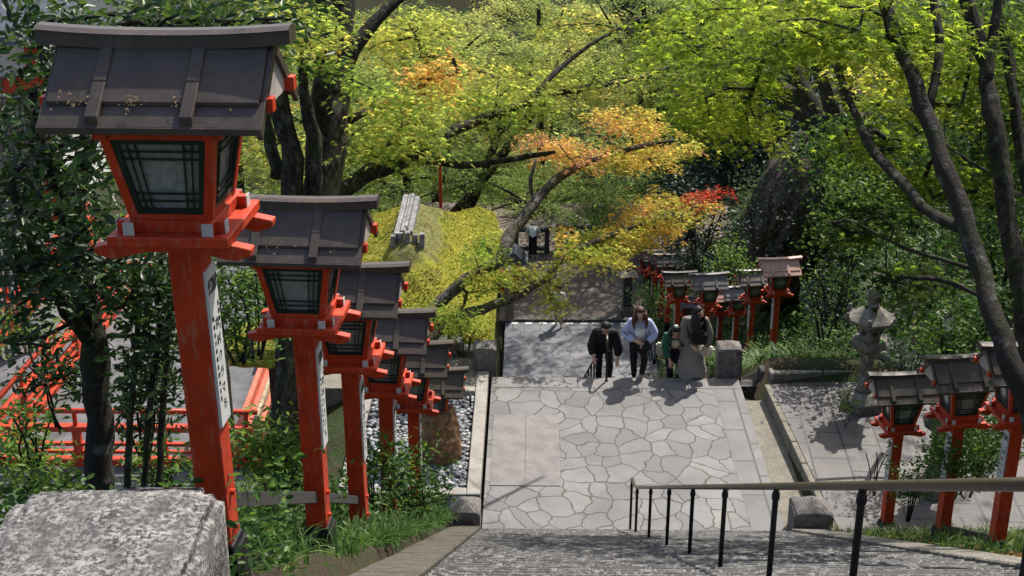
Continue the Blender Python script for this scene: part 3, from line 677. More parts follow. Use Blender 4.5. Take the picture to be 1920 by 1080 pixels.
# ------------------------------------------------------------------ stone lanterns
def stone_lantern(label, loc, h=2.3, rz=0, kind=0):
    L = thing('stone_lantern', label, 'stone lantern', loc, rz, 'stone lanterns'); s = h / 2.3
    def part(n, b, sm=False, mat='lantstone', seed=1): o = mobj(n, noisy(b.mesh(n, .012), .01, 8, seed), mat, L); o.scale = (s, s, s); return o
    if kind == 0:
        b = B(); b.lathe([(.42, -.3), (.42, .14), (.40, .17), (.26, .27), (.2, .3)], 6); part('base', b)
        b = B(); b.lathe([(.145, .3), (.15, .34), (.13, .4), (.12, .7), (.125, .98), (.15, 1.03), (.15, 1.08)], 14); part('shaft', b, seed=2)
        b = B(); b.lathe([(.17, 1.08), (.34, 1.2), (.345, 1.29), (.24, 1.32)], 6); part('platform', b, seed=3)
        b = B(); b.lathe([(.21, 1.32), (.215, 1.62)], 6, rot=R(0))
        for k in range(6):
            a = R(30 + 60 * k); c, q = math.cos(a), math.sin(a); m = Vector((c, q, 0)) * .187; w_ = Vector((-q, c, 0)) * .045
            b.hexa([tuple(m + w_ * i + Vector((0, 0, z)) + Vector((c, q, 0)) * o_) for z in (1.42, 1.53) for i, o_ in ((-1, -.01), (1, -.01), (1, .012), (-1, .012))])
        o = part('light_chamber', b, seed=4)
        b = B(); b.lathe([(.24, 1.62), (.44, 1.66), (.46, 1.71), (.3, 1.80), (.16, 1.9), (.09, 1.93)], 6); 
        for k in range(6): b.tube([(.40 * math.cos(R(60 * k)), .40 * math.sin(R(60 * k)), 1.69), (.47 * math.cos(R(60 * k)), .47 * math.sin(R(60 * k)), 1.76), (.45 * math.cos(R(60 * k)), .45 * math.sin(R(60 * k)), 1.84)], [.05, .05, .03], 6)
        part('roof', b, seed=5)
        b = B(); b.lathe([(.09, 1.93), (.13, 1.96), (.09, 2.0), (.12, 2.06), (.14, 2.14), (.1, 2.24), (.02, 2.3)], 12); part('finial', b, seed=6)
        b = B()
        for k in range(6):
            a = R(30 + 60 * k); b.tube([(.18 * math.cos(a), .18 * math.sin(a), 1.47), (.205 * math.cos(a), .205 * math.sin(a), 1.47)], .045, 10)
        o = mobj('opening', b.mesh('op'), 'ink', L); o.scale = (s, s, s)  # black discs imitate the shade inside the open holes
    else:
        b = B(); b.box(-.36, .36, -.36, .36, -.2, .3).box(-.25, .25, -.25, .25, .3, .42); part('base', b)
        b = B(); b.box(-.2, .2, -.2, .2, .42, 1.9, .92, .92); part('shaft', b, mat='darkstone', seed=2)
        b = B(); b.box(-.07, .07, -.22, -.17, 1.2, 1.42); o = mobj('opening', b.mesh('op'), 'kerb', L); o.scale = (s, s, s)
        b = B(); b.box(-.3, .3, -.3, .3, 1.9, 1.97).box(-.42, .42, -.42, .42, 1.97, 2.14, .35, .35); part('roof', b, seed=5)
        b = B(); b.lathe([(.08, 2.14), (.1, 2.2), (.03, 2.3)], 8); part('finial', b, seed=6)
    return L
p = PZ(1619, 765, .25); stone_lantern('weathered stone lantern with hexagonal platform standing on the terrace paving', (p[0], p[1] + .1, .25), 2.3, R(12))
p = PZ(1750, 915, .25); stone_lantern('pale stone lantern with round holes, partly hidden behind the two right hand red lanterns', (p[0], p[1], .25), 2.2, R(20))
p = PZ(1175, 588, -9); stone_lantern('dark square stone lantern with small roof beside the brown road', (p[0], p[1], -9), 1.85, R(5), 1)
# rock on gravel
b = B(); me = bpy.data.meshes.new('rock'); bm = bmesh.new(); bmesh.ops.create_icosphere(bm, subdivisions=4, radius=.5); bm.to_mesh(me); bm.free()
from mathutils import noise as NZ
for v in me.vertices:
    c = v.co; n_ = NZ.noise(c * 2.2); q = Vector((c.x * .95, c.y * .8, c.z * 1.5)); v.co = q * (1 + .35 * n_ + .1 * NZ.noise(c * 7))
    v.co.x = max(-.36, min(.34 - v.co.z * .12, v.co.x)); v.co.z = min(v.co.z, .55 + v.co.x * .2)
me.shade_flat()
p = PZ(822, 868, 0); tag(mobj('rock', me, 'rock', None, (p[0] - .03, p[1] + .25, .32), (0, .1, .5)), 'upright orange brown rock standing in the gravel bed', 'rock')
# ------------------------------------------------------------------ mossy pavilion roof
def moss_pavilion():
    X0, X1, Y0, Y1 = -5.25, -.72, 27.6, 35.6; ZE, ZR = -1.22, .42; cx = -2.98; ya, yb = 30.3, 32.9
    T = thing('moss_pavilion', 'pavilion with a thick roof wholly covered in yellow green moss', 'pavilion', (cx, 32, -4))
    nx, ny = 110, 200; xs = np.linspace(X0, X1, nx); ys = np.linspace(Y0, Y1, ny); X, Y = np.meshgrid(xs, ys)
    fx = 1 - np.abs(X - cx) / (X1 - cx + .02); fy = np.minimum((Y - Y0) / (ya - Y0), (Y1 - Y) / (Y1 - yb)); 
    k = 9.; f = -np.log(np.exp(-k * np.clip(fx, 0, 1)) + np.exp(-k * np.clip(fy, 0, 1.3))) / k; f = np.clip(f, 0, 1)
    ed = np.minimum(np.minimum(X - X0, X1 - X), np.minimum(Y - Y0, Y1 - Y)); cor = np.hypot(np.maximum(0, .7 - np.minimum(X - X0, X1 - X)), np.maximum(0, .7 - np.minimum(Y - Y0, Y1 - Y)))
    Z = ZE + (ZR - ZE) * f ** 1.12
    lump = np.zeros_like(Z)
    for i in range(nx * 0 + ny):
        for j in range(nx):
            q = Vector((X[i, j], Y[i, j], 0)); lump[i, j] = .16 * NZ.noise(q * .9) + .07 * NZ.noise(q * 3.1) + .03 * NZ.noise(q * 9)
    Z = Z + lump * .8 + .32 * np.exp(-((X - X1 + .5) ** 2 / .3 + (Y - Y1 + .9) ** 2 / 1.2))
    roundd = np.clip(1 - ed / .3, 0, 1); Z = Z - .3 * roundd ** 2.5
    Xr = X.copy(); Yr = Y.copy()
    sh = np.clip(cor - .45, 0, 1)
    Xr += np.sign(cx - X) * sh * .45; Yr += np.where(Y < 32, 1, -1) * sh * .45
    v = np.stack([Xr - cx, Yr - 32, Z + 4], -1).reshape(-1, 3).tolist(); idx = np.arange(nx * ny).reshape(ny, nx)
    fs = np.stack([idx[:-1, :-1], idx[:-1, 1:], idx[1:, 1:], idx[1:, :-1]], -1).reshape(-1, 4).tolist()
    ring = list(idx[0, :]) + list(idx[1:, -1]) + list(idx[-1, -2::-1]) + list(idx[-2:0:-1, 0]); n0 = len(v)
    for r_ in ring: q = v[r_]; v.append([q[0] * .985, q[1] * .985, q[2] - .14]); 
    for r_ in ring: q = v[r_]; v.append([q[0] * .8, q[1] * .88, q[2] - .3])
    m = len(ring)
    for a in range(m):
        b_ = (a + 1) % m; fs.append([ring[b_], ring[a], n0 + a, n0 + b_]); fs.append([n0 + b_, n0 + a, n0 + m + a, n0 + m + b_])
    me = bpy.data.meshes.new('roof'); me.from_pydata(v, [], fs); me.shade_smooth()
    t = NT('moss'); g = t.pos(); n = t.noise(g, 30, 5, .75); b2 = t.noise(g, 1.1, 5); f3 = t.noise(g, 5, 5)
    c = t.ramp(n, [(.3, (.12, .125, .015)), (.5, (.36, .36, .05)), (.72, (.58, .55, .12))])
    c = t.mix(t.ramp(b2, [(.45, 0.), (.6, .75)]), c, (.19, .24, .03)); c = t.mix(t.ramp(f3, [(.55, 0.), (.7, .5)]), c, (.3, .2, .04))
    # bare thatch beside the ridge
    co = t.node('ShaderNodeNewGeometry'); sx = t.node('ShaderNodeSeparateXYZ'); t.link(co.outputs['Position'], sx.inputs[0])
    zz = t.math('ADD', sx.outputs['Z'], t.math('MULTIPLY', t.math('SUBTRACT', t.noise(g, 1.7, 5), .5), 1.4))
    hi = t.math('MULTIPLY', t.ramp(t.math('ADD', zz, .35), [(0, 0.), (.28, 1.)]), t.ramp(t.math('ADD', sx.outputs['X'], 3.9), [(.3, 0.), (.8, 1.)]))
    nn = t.noise(t.pos((1, .35, 1)), 13, 7, .85, .8)
    c = t.mix(t.math('MULTIPLY', hi, .8), c, t.ramp(nn, [(.3, (.04, .037, .02)), (.48, (.13, .125, .05)), (.62, (.33, .30, .17)), (.78, (.1, .13, .02))]))
    t.base(c, .95, .1); t.bump(t.math('ADD', n, t.math('MULTIPLY', f3, 1.5)), 1., .06)
    ro = mobj('roof', me, t.m, T)
    # moss tufts
    N = 26000; ii = rng.integers(4, ny - 4, N); jj = rng.integers(3, nx - 3, N)
    C = np.stack([Xr[ii, jj] - cx, Yr[ii, jj] - 32, Z[ii, jj] + 4.01], 1) + rng.normal(0, .03, (N, 3)) * [1, 1, .25]
    sel = ~((Z[ii, jj] > -.2) & (Xr[ii, jj] > -3.3)); C = C[sel]
    tf = leaf_mesh('tuft', C, rng.normal(0, 1, (len(C), 3)) + [0, 0, .3], rng.uniform(.03, .075, len(C)), rng.uniform(.55, 1, len(C)), 'quad')
    t2 = m_leaf('moss_tufts', [(0, (.1, .11, .01)), (.6, (.28, .26, .03)), (1, (.52, .46, .09))], .3, .8, .1, 1.1); mt = mobj('moss', tf, t2, ro)
    b = B()
    for i, (a, w_, h_) in enumerate(((-.2, .13, .06), (-.05, .13, .10), (.1, .12, .05), (.0, .08, .14))):
        y0, y1 = (-1.75 + .1 * i, .95 - .07 * i)
        b.hexa([(a - w_ / 2, y0, 4.15), (a + w_ / 2, y0, 4.15), (a + w_ / 2, y1, 4.2), (a - w_ / 2, y1, 4.2), (a - w_ / 2, y0, 4.34 + h_), (a + w_ / 2, y0, 4.34 + h_), (a + w_ / 2, y1, 4.42 + h_), (a - w_ / 2, y1, 4.42 + h_)])
    mobj('ridge_beam', noisy(b.mesh('rb', .01), .02, 5), 'greywood', T)
    b = B()
    for i in range(5): x = -.34 + i * .17; b.box(x, x + .13, -1.9 + .1 * (i % 2), -1.7, 4.1, 4.38 + .04 * (i % 3), .9, .9)
    mobj('ridge_end', noisy(b.mesh('re', .01), .03, 7), 'greywood', T)
    for sx_ in (-1, 1):
        for y in (-3.4, 0, 3.4):
            b = B(); b.box(sx_ * 1.75 - .12, sx_ * 1.75 + .12, y - .12, y + .12, -4.6, 2.7); mobj('pillar', b.mesh('pillar', .01), 'darkwood', T)
    b = B()
    for sx_ in (-1, 1): b.box(sx_ * 1.75 - .1, sx_ * 1.75 + .1, -4., 4., 2.5, 2.68)
    for y in (-3.4, 3.4): b.box(-2, 2, y - .1, y + .1, 2.4, 2.58)
    mobj('beam', b.mesh('beam', .01), 'darkwood', T)
    b = B(); b.box(-1.9, 1.9, -3.9, -3.75, -4.5, 2.0); mobj('wall', b.mesh('wall'), 'darkwood', T)
moss_pavilion()
# small mossy thatch and the roof behind it
b = B(); me = subdiv_box(-.9, .9, -.6, .6, -.25, .32, 8, 'r', .3, .5, .06); noisy(me, .05, 3, 3)
p = P(520, 640, 24.5); th_ = thing('moss_lantern_roof', 'small moss topped thatch roof showing between the first two left lantern posts', 'small roof', (p[0] - .05, p[1], p[2] - 2.2))
o = mobj('roof', me, bpy.data.materials['moss'], th_, (0, 0, 2.2)); b = B(); b.box(-.12, .12, -.12, .12, -1, 2.0); mobj('post', b.mesh('p'), 'darkwood', th_)
# stone slab wall behind gravel
b = B(); b.box(-3.2, -1.35, 24.25, 24.6, -1.2, .35).box(-1.34, -1.1, 24.2, 24.55, -1.2, .2)
tag(mobj('low_stone_wall', noisy(b.mesh('w', .02), .02, 3), 'lantstone'), 'low stone wall in shade under the eave of the moss roof', 'wall')
# ------------------------------------------------------------------ lower court fittings
def stone_railing(label, x0, x1, Y, z):
    T = thing('stone_railing', label, 'railing', (x0, Y, z)); w = x1 - x0
    b = B(); b.box(0, w, -.14, .14, .95, 1.12); mobj('top_rail', noisy(b.mesh('r', .02), .01, 4), 'darkstone', T)
    b = B(); b.box(0, w, -.12, .12, .12, .3); mobj('bottom_rail', b.mesh('r', .02), 'darkstone', T)
    n = max(2, int(w / .62)); 
    for i in range(n + 1): b = B(); x = .1 + (w - .2) * i / n; b.box(x - .1, x + .1, -.1, .1, -.2, .95); mobj('baluster', b.mesh('b', .01), 'darkstone', T)
stone_railing('dark stone railing at the far end of the brown road where a person leans', -.75, .75, 53.6, -8.99)
stone_railing('dark stone railing right of the leaning person, seen through leaves', 1.0, 3.6, 53.9, -8.99)
# notice hut left of the lower court
T = thing('small_shrine', 'little shrine box with black and white ribbed roof beside the pale maple trunk', 'small shrine', tuple(P(963, 530, 53)))
b = B(); b.box(-.28, .28, -.25, .25, 0, 1.0); mobj('body', b.mesh('b', .01), 'red', T)
b = B()
for i in range(6):
    for s in (-1, 1): 
        y = -.5 + i * .19; b.hexa([(s * .02, y, 1.45), (s * .25, y, 1.2), (s * .55, y, 1.03), (s * .55, y, .98)] + [(s * .02, y + .1, 1.45), (s * .25, y + .1, 1.2), (s * .55, y + .1, 1.03), (s * .55, y + .1, .98)])
mobj('rib', b.mesh('r'), 'white', T)
b = B(); b.prism([(-.54, 1.0), (-.24, 1.16), (0, 1.41), (.24, 1.16), (.54, 1.0), (.5, .94), (-.5, .94)], -.5, .55, 'y'); mobj('roof', b.mesh('r'), 'tile', T)
p = PZ(955, 600, -9); T = thing('gate_post', 'weathered wooden post with red boards at the left edge of the lower court', 'post', (p[0], p[1], -9))
b = B(); b.box(-.17, .17, -.17, .17, 0, 2.1); mobj('post', b.mesh('p', .02), 'wood', T)
b = B(); b.box(-.5, -.18, -.05, .05, 1.1, 2.0).box(.18, .34, -.05, .05, 1.1, 2.0); mobj('board', b.mesh('p', .01), 'red', T)
b = B(); b.box(-.5, .34, -.06, -.052, 1.5, 1.56); mobj('strip', b.mesh('p'), 'white', T)
# ------------------------------------------------------------------ red fences and shrine building at left
def red_fence(label, p, q, z, h=1.0, mat='red', rail=.05, spacing=1.3):
    p, q = Vector((p[0], p[1], z)), Vector((q[0], q[1], z)); L = (q - p).length; a = math.atan2(q.y - p.y, q.x - p.x)
    T = thing('red_fence', label, 'fence', tuple(p), a, 'red lacquered fences')
    b = B(); b.tube([(-.2, 0, h), (L + .2, 0, h)], rail, 10); mobj('handrail', b.mesh('r', 0, True), mat, T)
    b = B(); b.box(-.1, L + .1, -.08, .08, h * .64, h * .74); mobj('top_rail', b.mesh('r', .008), mat, T)
    b = B(); b.box(-.1, L + .1, -.04, .04, h * .36, h * .42).box(-.1, L + .1, -.041, .041, h * .22, h * .27); mobj('middle_rail', b.mesh('r', .005), mat, T)
    b = B(); b.box(-.1, L + .1, -.09, .09, 0, h * .12); mobj('bottom_rail', b.mesh('r', .008), mat, T)
    n = max(1, int(L / spacing))
    for i in range(n + 1):
        x = L * i / n; b = B(); b.box(x - .07, x + .07, -.06, .06, -.3, h * .64).box(x - .035, x + .035, -.03, .03, h * .74, h * .96); mobj('fence_post', b.mesh('r', .006), mat, T)
red_fence('vermilion fence running across behind the dark tree trunk at the left', (-9.35, 20.9), (-4.9, 20.9), -.5, 1.05)
red_fence('vermilion fence running away from the corner at the far left, in sun', (-9.35, 21.0), (-9.0, 32), -.5, 1.05)
red_fence('second vermilion rail line running away left of the first, at the picture edge', (-11.2, 21.0), (-10.9, 32), -.5, 1.05)
# weathered sloping balustrade between first two lantern posts
pa, pb = PZ(462, 865, -.35), PZ(535, 655, -.35)
T = thing('balustrade', 'sun bleached red balustrade with green capped end between the two nearest lantern posts', 'balustrade', tuple(pa), math.atan2(pb[1] - pa[1], pb[0] - pa[0])); Lb = float(np.hypot(*(pb - pa)[:2]))
b = B(); b.box(0, Lb, -.28, .28, .0, .08); mobj('plinth', b.mesh('x', .01), 'redpale', T)
b = B(); b.box(0, Lb, .2, .3, .08, .3); mobj('side_rail', b.mesh('x', .01), 'redpale', T)
b = B(); b.box(0, Lb, -.3, -.2, .08, .34); mobj('side_rail', b.mesh('x', .01), 'redpale', T)
b = B(); b.box(0, Lb - .5, -.03, .05, .081, .26); mobj('middle_rail', b.mesh('x', .01), 'bamboo', T)
b = B(); b.box(Lb - .5, Lb, -.32, .32, .36, .44); mobj('cap', b.mesh('x', .01), 'teal', T)
b = B(); b.box(-.05, .12, -.32, .32, -.1, .3); mobj('end_panel', b.mesh('x', .02), 'red', T)
# building
T = thing('shrine_building', 'latticed shrine building with red columns and pale walls behind the camellia', 'building', (-15.5, 34, -.6))
b = B(); b.box(-6, 3.2, 0, 8, 0, 5.2); mobj('wall', b.mesh('w'), 'white_wall', T)
for i in range(5): b = B(); x = -5.5 + i * 2.1; b.box(x - .14, x + .14, -.2, .1, 0, 5); mobj('column', b.mesh('c', .02), 'red', T)
b = B()
for i in range(60): x = -5.9 + i * .15; b.box(x, x + .06, -.12, -.04, .3, 3.2)
for z in (.3, 1.2, 2.2, 3.2): b.box(-6, 3.2, -.14, -.03, z, z + .07)
mobj('lattice', b.mesh('l'), 'wood', T)
b = B(); b.box(-6.2, 3.4, -.3, .2, 3.4, 3.8).box(-6.2, 3.4, -.3, .2, 4.9, 5.2); mobj('beam', b.mesh('l', .02), 'red', T)
b = B(); b.prism([(-1.8, 5.2), (4, 8.2), (9.8, 5.2), (9.8, 5.0), (4, 7.8), (-1.8, 5.0)], -7.2, 4.4, 'x'); mobj('roof', b.mesh('r'), 'tile', T)
# wooden lattice screen at the far left, near
pA = P(-60, 560, 22); T = thing('lattice_screen', 'brown vertical slatted screen at the left edge behind the leaves', 'screen', (-11.9, 24.4, -.5), R(35))
b = B()
for i in range(34): x = -2.2 + i * .125; b.box(x, x + .05, -.03, .03, 0, 4.6)
mobj('slats', b.mesh('s'), 'wood', T)
b = B()
for z in (.3, 1.6, 3., 4.4): b.box(-2.3, 2.2, .031, .09, z, z + .12)
mobj('cross_rail', b.mesh('s', .01), 'wood', T)
# roof at the top right
T = thing('hillside_hall', 'dark tiled hall roof with pale lit edge glimpsed at the top right between trunks', 'building', tuple(P(1905, 392, 40)), R(-25))
b = B(); b.prism([(-2.6, 0), (0, 1.9), (2.6, 0), (2.6, -.18), (0, 1.65), (-2.6, -.18)], -.9, 6, 'x'); mobj('roof', b.mesh('r', .02), 'tile', T)
b = B(); b.tube([(-.92, -2.7, .02), (-.92, 0, 2.0), (-.92, 2.7, .02)], .12, 8); b.box(-.9, 6, -.14, .14, 1.9, 2.2); mobj('ridge', b.mesh('r'), 'white', T)  # white colour on ridge and gable edge paints the sunlit rim
b = B(); b.box(-.4, 5.6, -2, 2, -3, .1); mobj('wall', b.mesh('w'), 'darkwood', T)
# little wooden sign on the right bank
p = P(1770, 648, 22.5); T = thing('roofed_sign', 'small weathered wooden sign with a tiny pitched roof under the leaning maple', 'sign', tuple(p), R(12)); T.scale = (.75,) * 3
b = B(); b.box(-.025, .025, -.02, .02, -.6, .55, 1, 1); mobj('post', b.mesh('p', .004), 'wood', T)
b = B(); b.box(-.13, .13, -.05, -.021, .35, .78); mobj('board', b.mesh('p', .004), 'board', T)
b = B()
for s in (-1, 1): b.hexa([(0, -.12, .9), (s * .22, -.12, .74), (s * .22, .12, .74), (0, .12, .9), (0, -.12, .925), (s * .22, -.12, .765), (s * .22, .12, .765), (0, .12, .925)])
mobj('roof', b.mesh('p'), 'woodpale', T)
# support frame for maple
T = thing('tree_prop', 'pale wooden prop with a forked pole holding up a maple limb on the right bank', 'tree prop', tuple(P(1716, 590, 23)), 0)
b = B(); b.tube([(0, 0, -.6), (.02, 0, .3), (.05, 0, .95)], .045, 8); mobj('upright', b.mesh('u', 0, True), 'wood', T)
b = B(); b.tube([(-.75, .05, .72), (-.1, 0, .52), (.5, 0, .55), (.75, 0, .52)], .035, 8); mobj('cross_pole', b.mesh('u', 0, True), 'wood', T)
T = thing('garden_stake', 'thin pale upright stake with a cross stick left of the second lantern post', 'stake', tuple(P(432, 752, 19)))
b = B(); b.tube([(0, 0, -.6), (0, 0, .88)], .03, 6); mobj('upright', b.mesh('u'), 'bamboo', T)
b = B(); b.tube([(-.35, 0, .68), (.3, 0, .70)], .012, 6); mobj('cross_stick', b.mesh('u'), 'wood', T)
# stone slab bridge at right
p = PZ(1700, 690, .3); b = B(); b.box(-.35, .35, -1., 1., -.2, .0); tag(mobj('stone_slab', noisy(b.mesh('s', .02), .015, 4), 'lantstone', None, (p[0], p[1], .55), (0, 0, R(28))), 'rough flat stone slab lying behind the right red lanterns', 'stone slab')
# thin water pipe at gravel, leaf litter on lantern roofs
p = PZ(882, 752, .1); b = B(); b.tube([(0, 0, -.1), (0, 0, .18), (.01, -.03, .22)], .02, 8); tag(mobj('tap_pipe', b.mesh('p', 0, True), 'steel', None, (p[0], p[1] - .05, .05)), 'short grey pipe at the far end of the gravel bed', 'pipe')
# ================================================================== vegetation
def reg(px, py, w, h, d0, d1, n, Rr, hue, hv=.06, flat=True):
    out = []
    for _ in range(n):
        a = rng.random() * 6.283; r = math.sqrt(rng.random()); d = rng.uniform(d0, d1)
        c = P(px + w * r * math.cos(a), py + h * r * math.sin(a), d)
        out.append((c, Rr * rng.uniform(.7, 1.3), hue + rng.normal(0, hv)))
    return out
def pad_leaves(pads, dens, lsize, thick=.14, tilt=.42, droop=.22, clear=OPEN, lit=True, jit=.05):
    Cs, Ns, Ss, Ts = [], [], [], []
    for c, Rr, hue in pads:
        n = max(12, int(dens * Rr * Rr)); a = rng.random(n) * 6.283; lob = 1 + .28 * np.sin(a * 3 + rng.random() * 6) + .2 * np.sin(a * 5 + rng.random() * 6)
        r = np.sqrt(rng.random(n)) * Rr * lob; el = rng.uniform(.65, 1.)
        tx, ty = rng.normal(0, .16, 2)
        x = r * np.cos(a); y = r * np.sin(a) * el; z = rng.normal(0, thick * Rr, n) - droop * (r / Rr) ** 2 * Rr + tx * x + ty * y + .06 * np.sin(x * 9 / Rr) * Rr
        Cs.append(np.stack([x, y, z], 1) + c); v = upn(n, tilt); v[:, 0] += x / Rr * droop * 1.6; v[:, 1] += y / Rr * droop * 1.6; Ns.append(v)
        Ss.append(lsize * rng.uniform(.65, 1.25, n)); Ts.append(hue + rng.normal(0, jit, n) + .07 * (r / Rr))
    C, N, S, T = map(np.concatenate, (Cs, Ns, Ss, Ts)); k = np.ones(len(C), bool)
    if lit: k &= lit_keep(C)
    if clear: k &= view_keep(C, clear)
    return C[k], N[k], S[k], T[k]
def smooth_path(pts, rad, step=4, wob=.13):
    pts = [np.array(p, float) for p in pts]; n = len(pts); o = []; rr = []
    for i in range(n - 1):
        p0, p1, p2, p3 = pts[max(i - 1, 0)], pts[i], pts[i + 1], pts[min(i + 2, n - 1)]
        for k in range(step):
            t = k / step; q = .5 * ((2 * p1) + (-p0 + p2) * t + (2 * p0 - 5 * p1 + 4 * p2 - p3) * t * t + (-p0 + 3 * p1 - 3 * p2 + p3) * t ** 3)
            w = rad[i] + (rad[i + 1] - rad[i]) * t; o.append(q + rng.normal(0, wob * w, 3)); rr.append(w * rng.uniform(.88, 1.1))
    o.append(pts[-1]); rr.append(rad[-1]); return o, rr
def build_tree(name, label, cat, limbs, pads, mat='maple', kind='tri', lsize=.1, dens=110, bark='bark', group=None, twig=1., crown='crown', trunk='trunk', **kw):
    if pads:
        pc = np.array([q[0] for q in pads]); kk = view_keep(pc, (kw.get('clear', OPEN) or []) + kw.pop('padclear', [])) & (lit_keep(pc, True) if kw.get('lit', True) else True); pads = [q for q, k_ in zip(pads, kk) if k_]
    base = limbs[0][0][0]; T = thing(name, label, cat, tuple(base), 0, group); b = B(); nodes = []
    for pts, rad in limbs:
        o, rr = smooth_path(pts, rad); b.tube([tuple(q - base) for q in o], rr, 10)
        nodes += [(q, None) for q in o[len(o) // 3:]]
    NP = np.array([n[0] for n in nodes]); par = [-1] * len(nodes); cnt = [0] * len(nodes)
    if twig and pads:
        order = sorted(pads, key=lambda p: np.min(np.linalg.norm(NP - p[0], axis=1)))
        for c, Rr, h in order:
            c = c - np.array([0, 0, .05]); d = np.linalg.norm((NP - c) * [1, 1, 1.4], axis=1) + np.maximum(0, NP[:, 2] - c[2]) * 1.5; i = int(np.argmin(d)); 
            p0 = NP[i]; L = np.linalg.norm(c - p0); k = max(2, min(6, int(L / .5) + 1)); prev = i
            bow = np.array([rng.normal(0, .1), rng.normal(0, .1), rng.uniform(.05, .2)]) * L
            new = []
            for q in range(1, k + 1):
                t = q / k; pt = p0 + (c - p0) * t + bow * math.sin(math.pi * t) * .6; new.append(pt)
            for pt in new:
                par.append(prev); cnt.append(0); NP = np.vstack([NP, pt]); prev = len(par) - 1
            j = prev
            while j >= 0: cnt[j] += 1; j = par[j]
        for i in range(len(par)):
            if par[i] >= 0:
                r1 = .007 * twig * math.sqrt(cnt[i]) + .004 * twig; r0 = .007 * twig * math.sqrt(min(max(cnt[par[i]], cnt[i]), cnt[i] + 3)) + .004 * twig
                b.tube([tuple(NP[par[i]] - base), tuple(NP[i] - base)], [r0, r1], 5, False)
    mobj(trunk, b.mesh(trunk, 0, True), bark, T)
    if pads:
        C, N, S, Tt = pad_leaves(pads, dens, lsize, **kw)
        mobj(crown, leaf_mesh(crown, C - base, N, S, Tt, kind), mat, T)
    return T
def LP_(*a): return [P(*q[:3]) for q in a], [q[3] for q in a]
# --- the big maple behind the left lanterns
build_tree('maple_tree', 'many stemmed dark trunked maple rising behind the second left lantern', 'maple tree', [
    LP_((545, 905, 17, .26), (548, 640, 17.6, .24), (600, 400, 18.3, .25), (628, 220, 18.6, .24), (632, 60, 18.8, .2), (650, -80, 19, .16)),
    LP_((600, 400, 18.4, .2), (600, 220, 18.5, .17), (612, 60, 18.6, .14), (590, -60, 18.6, .12)),
    LP_((560, 420, 18.2, .17), (545, 300, 18, .15), (522, 180, 18, .13), (505, 70, 18, .1)),
    LP_((588, 380, 18.2, .12), (590, 280, 18.1, .1), (572, 190, 18, .08), (566, 110, 18, .06)),
    LP_((520, 330, 18.2, .1), (505, 250, 18.2, .08), (490, 170, 18.3, .05)),
    LP_((640, 130, 18.7, .12), (690, 55, 18.9, .1), (760, -15, 19.2, .07)),
    LP_((605, 385, 18.5, .13), (680, 335, 19, .12), (760, 300, 19.4, .1), (815, 262, 19.8, .085), (900, 225, 20.5, .075), (985, 195, 21.3, .065), (1080, 168, 22.4, .055), (1180, 150, 23.4, .04), (1270, 120, 24.2, .025)),
    LP_((985, 195, 21.3, .05), (1060, 120, 22, .04), (1130, 70, 22.6, .03), (1210, 30, 23.4, .02)),
    LP_((700, 330, 19, .07), (790, 300, 20.4, .07), (880, 310, 21, .06), (965, 297, 21.6, .05), (1040, 285, 22, .03)),
    LP_((655, 225, 18.7, .06), (710, 200, 19.2, .05), (780, 165, 19.6, .04), (860, 135, 20, .025))],
    reg(700, 240, 100, 80, 17.5, 21, 24, .6, .34) + reg(640, 130, 90, 40, 16.5, 18.2, 10, .45, .33) + reg(810, 130, 50, 18, 18.8, 20, 7, .4, .66, .03) + reg(790, 190, 70, 25, 18.8, 21, 10, .5, .47) + reg(770, 250, 80, 16, 19, 21, 7, .5, .34) +
    reg(900, 205, 80, 18, 20, 22.5, 10, .55, .36) + reg(560, 40, 80, 50, 16.5, 19, 12, .5, .38) + reg(500, 240, 30, 60, 18.5, 20, 6, .45, .45) + reg(880, 160, 100, 30, 20, 24, 10, .5, .5) + reg(760, 60, 90, 50, 20, 23, 14, .55, .44) +
    reg(1110, 140, 130, 22, 21.5, 24.5, 15, .5, .40, .05) + reg(1220, 190, 60, 16, 23, 25, 7, .45, .55, .05) + reg(1120, 45, 110, 26, 21.5, 24, 10, .5, .46, .07) + reg(1000, 180, 70, 16, 21, 22.5, 9, .45, .38, .04) + reg(1235, 130, 50, 30, 23.5, 25, 8, .4, .64, .05),
    'maple', 'star', .1, 430, 'bark', padclear=[(575, 672, 130, 372, 18.9), (495, 560, 190, 372, 18.3)])
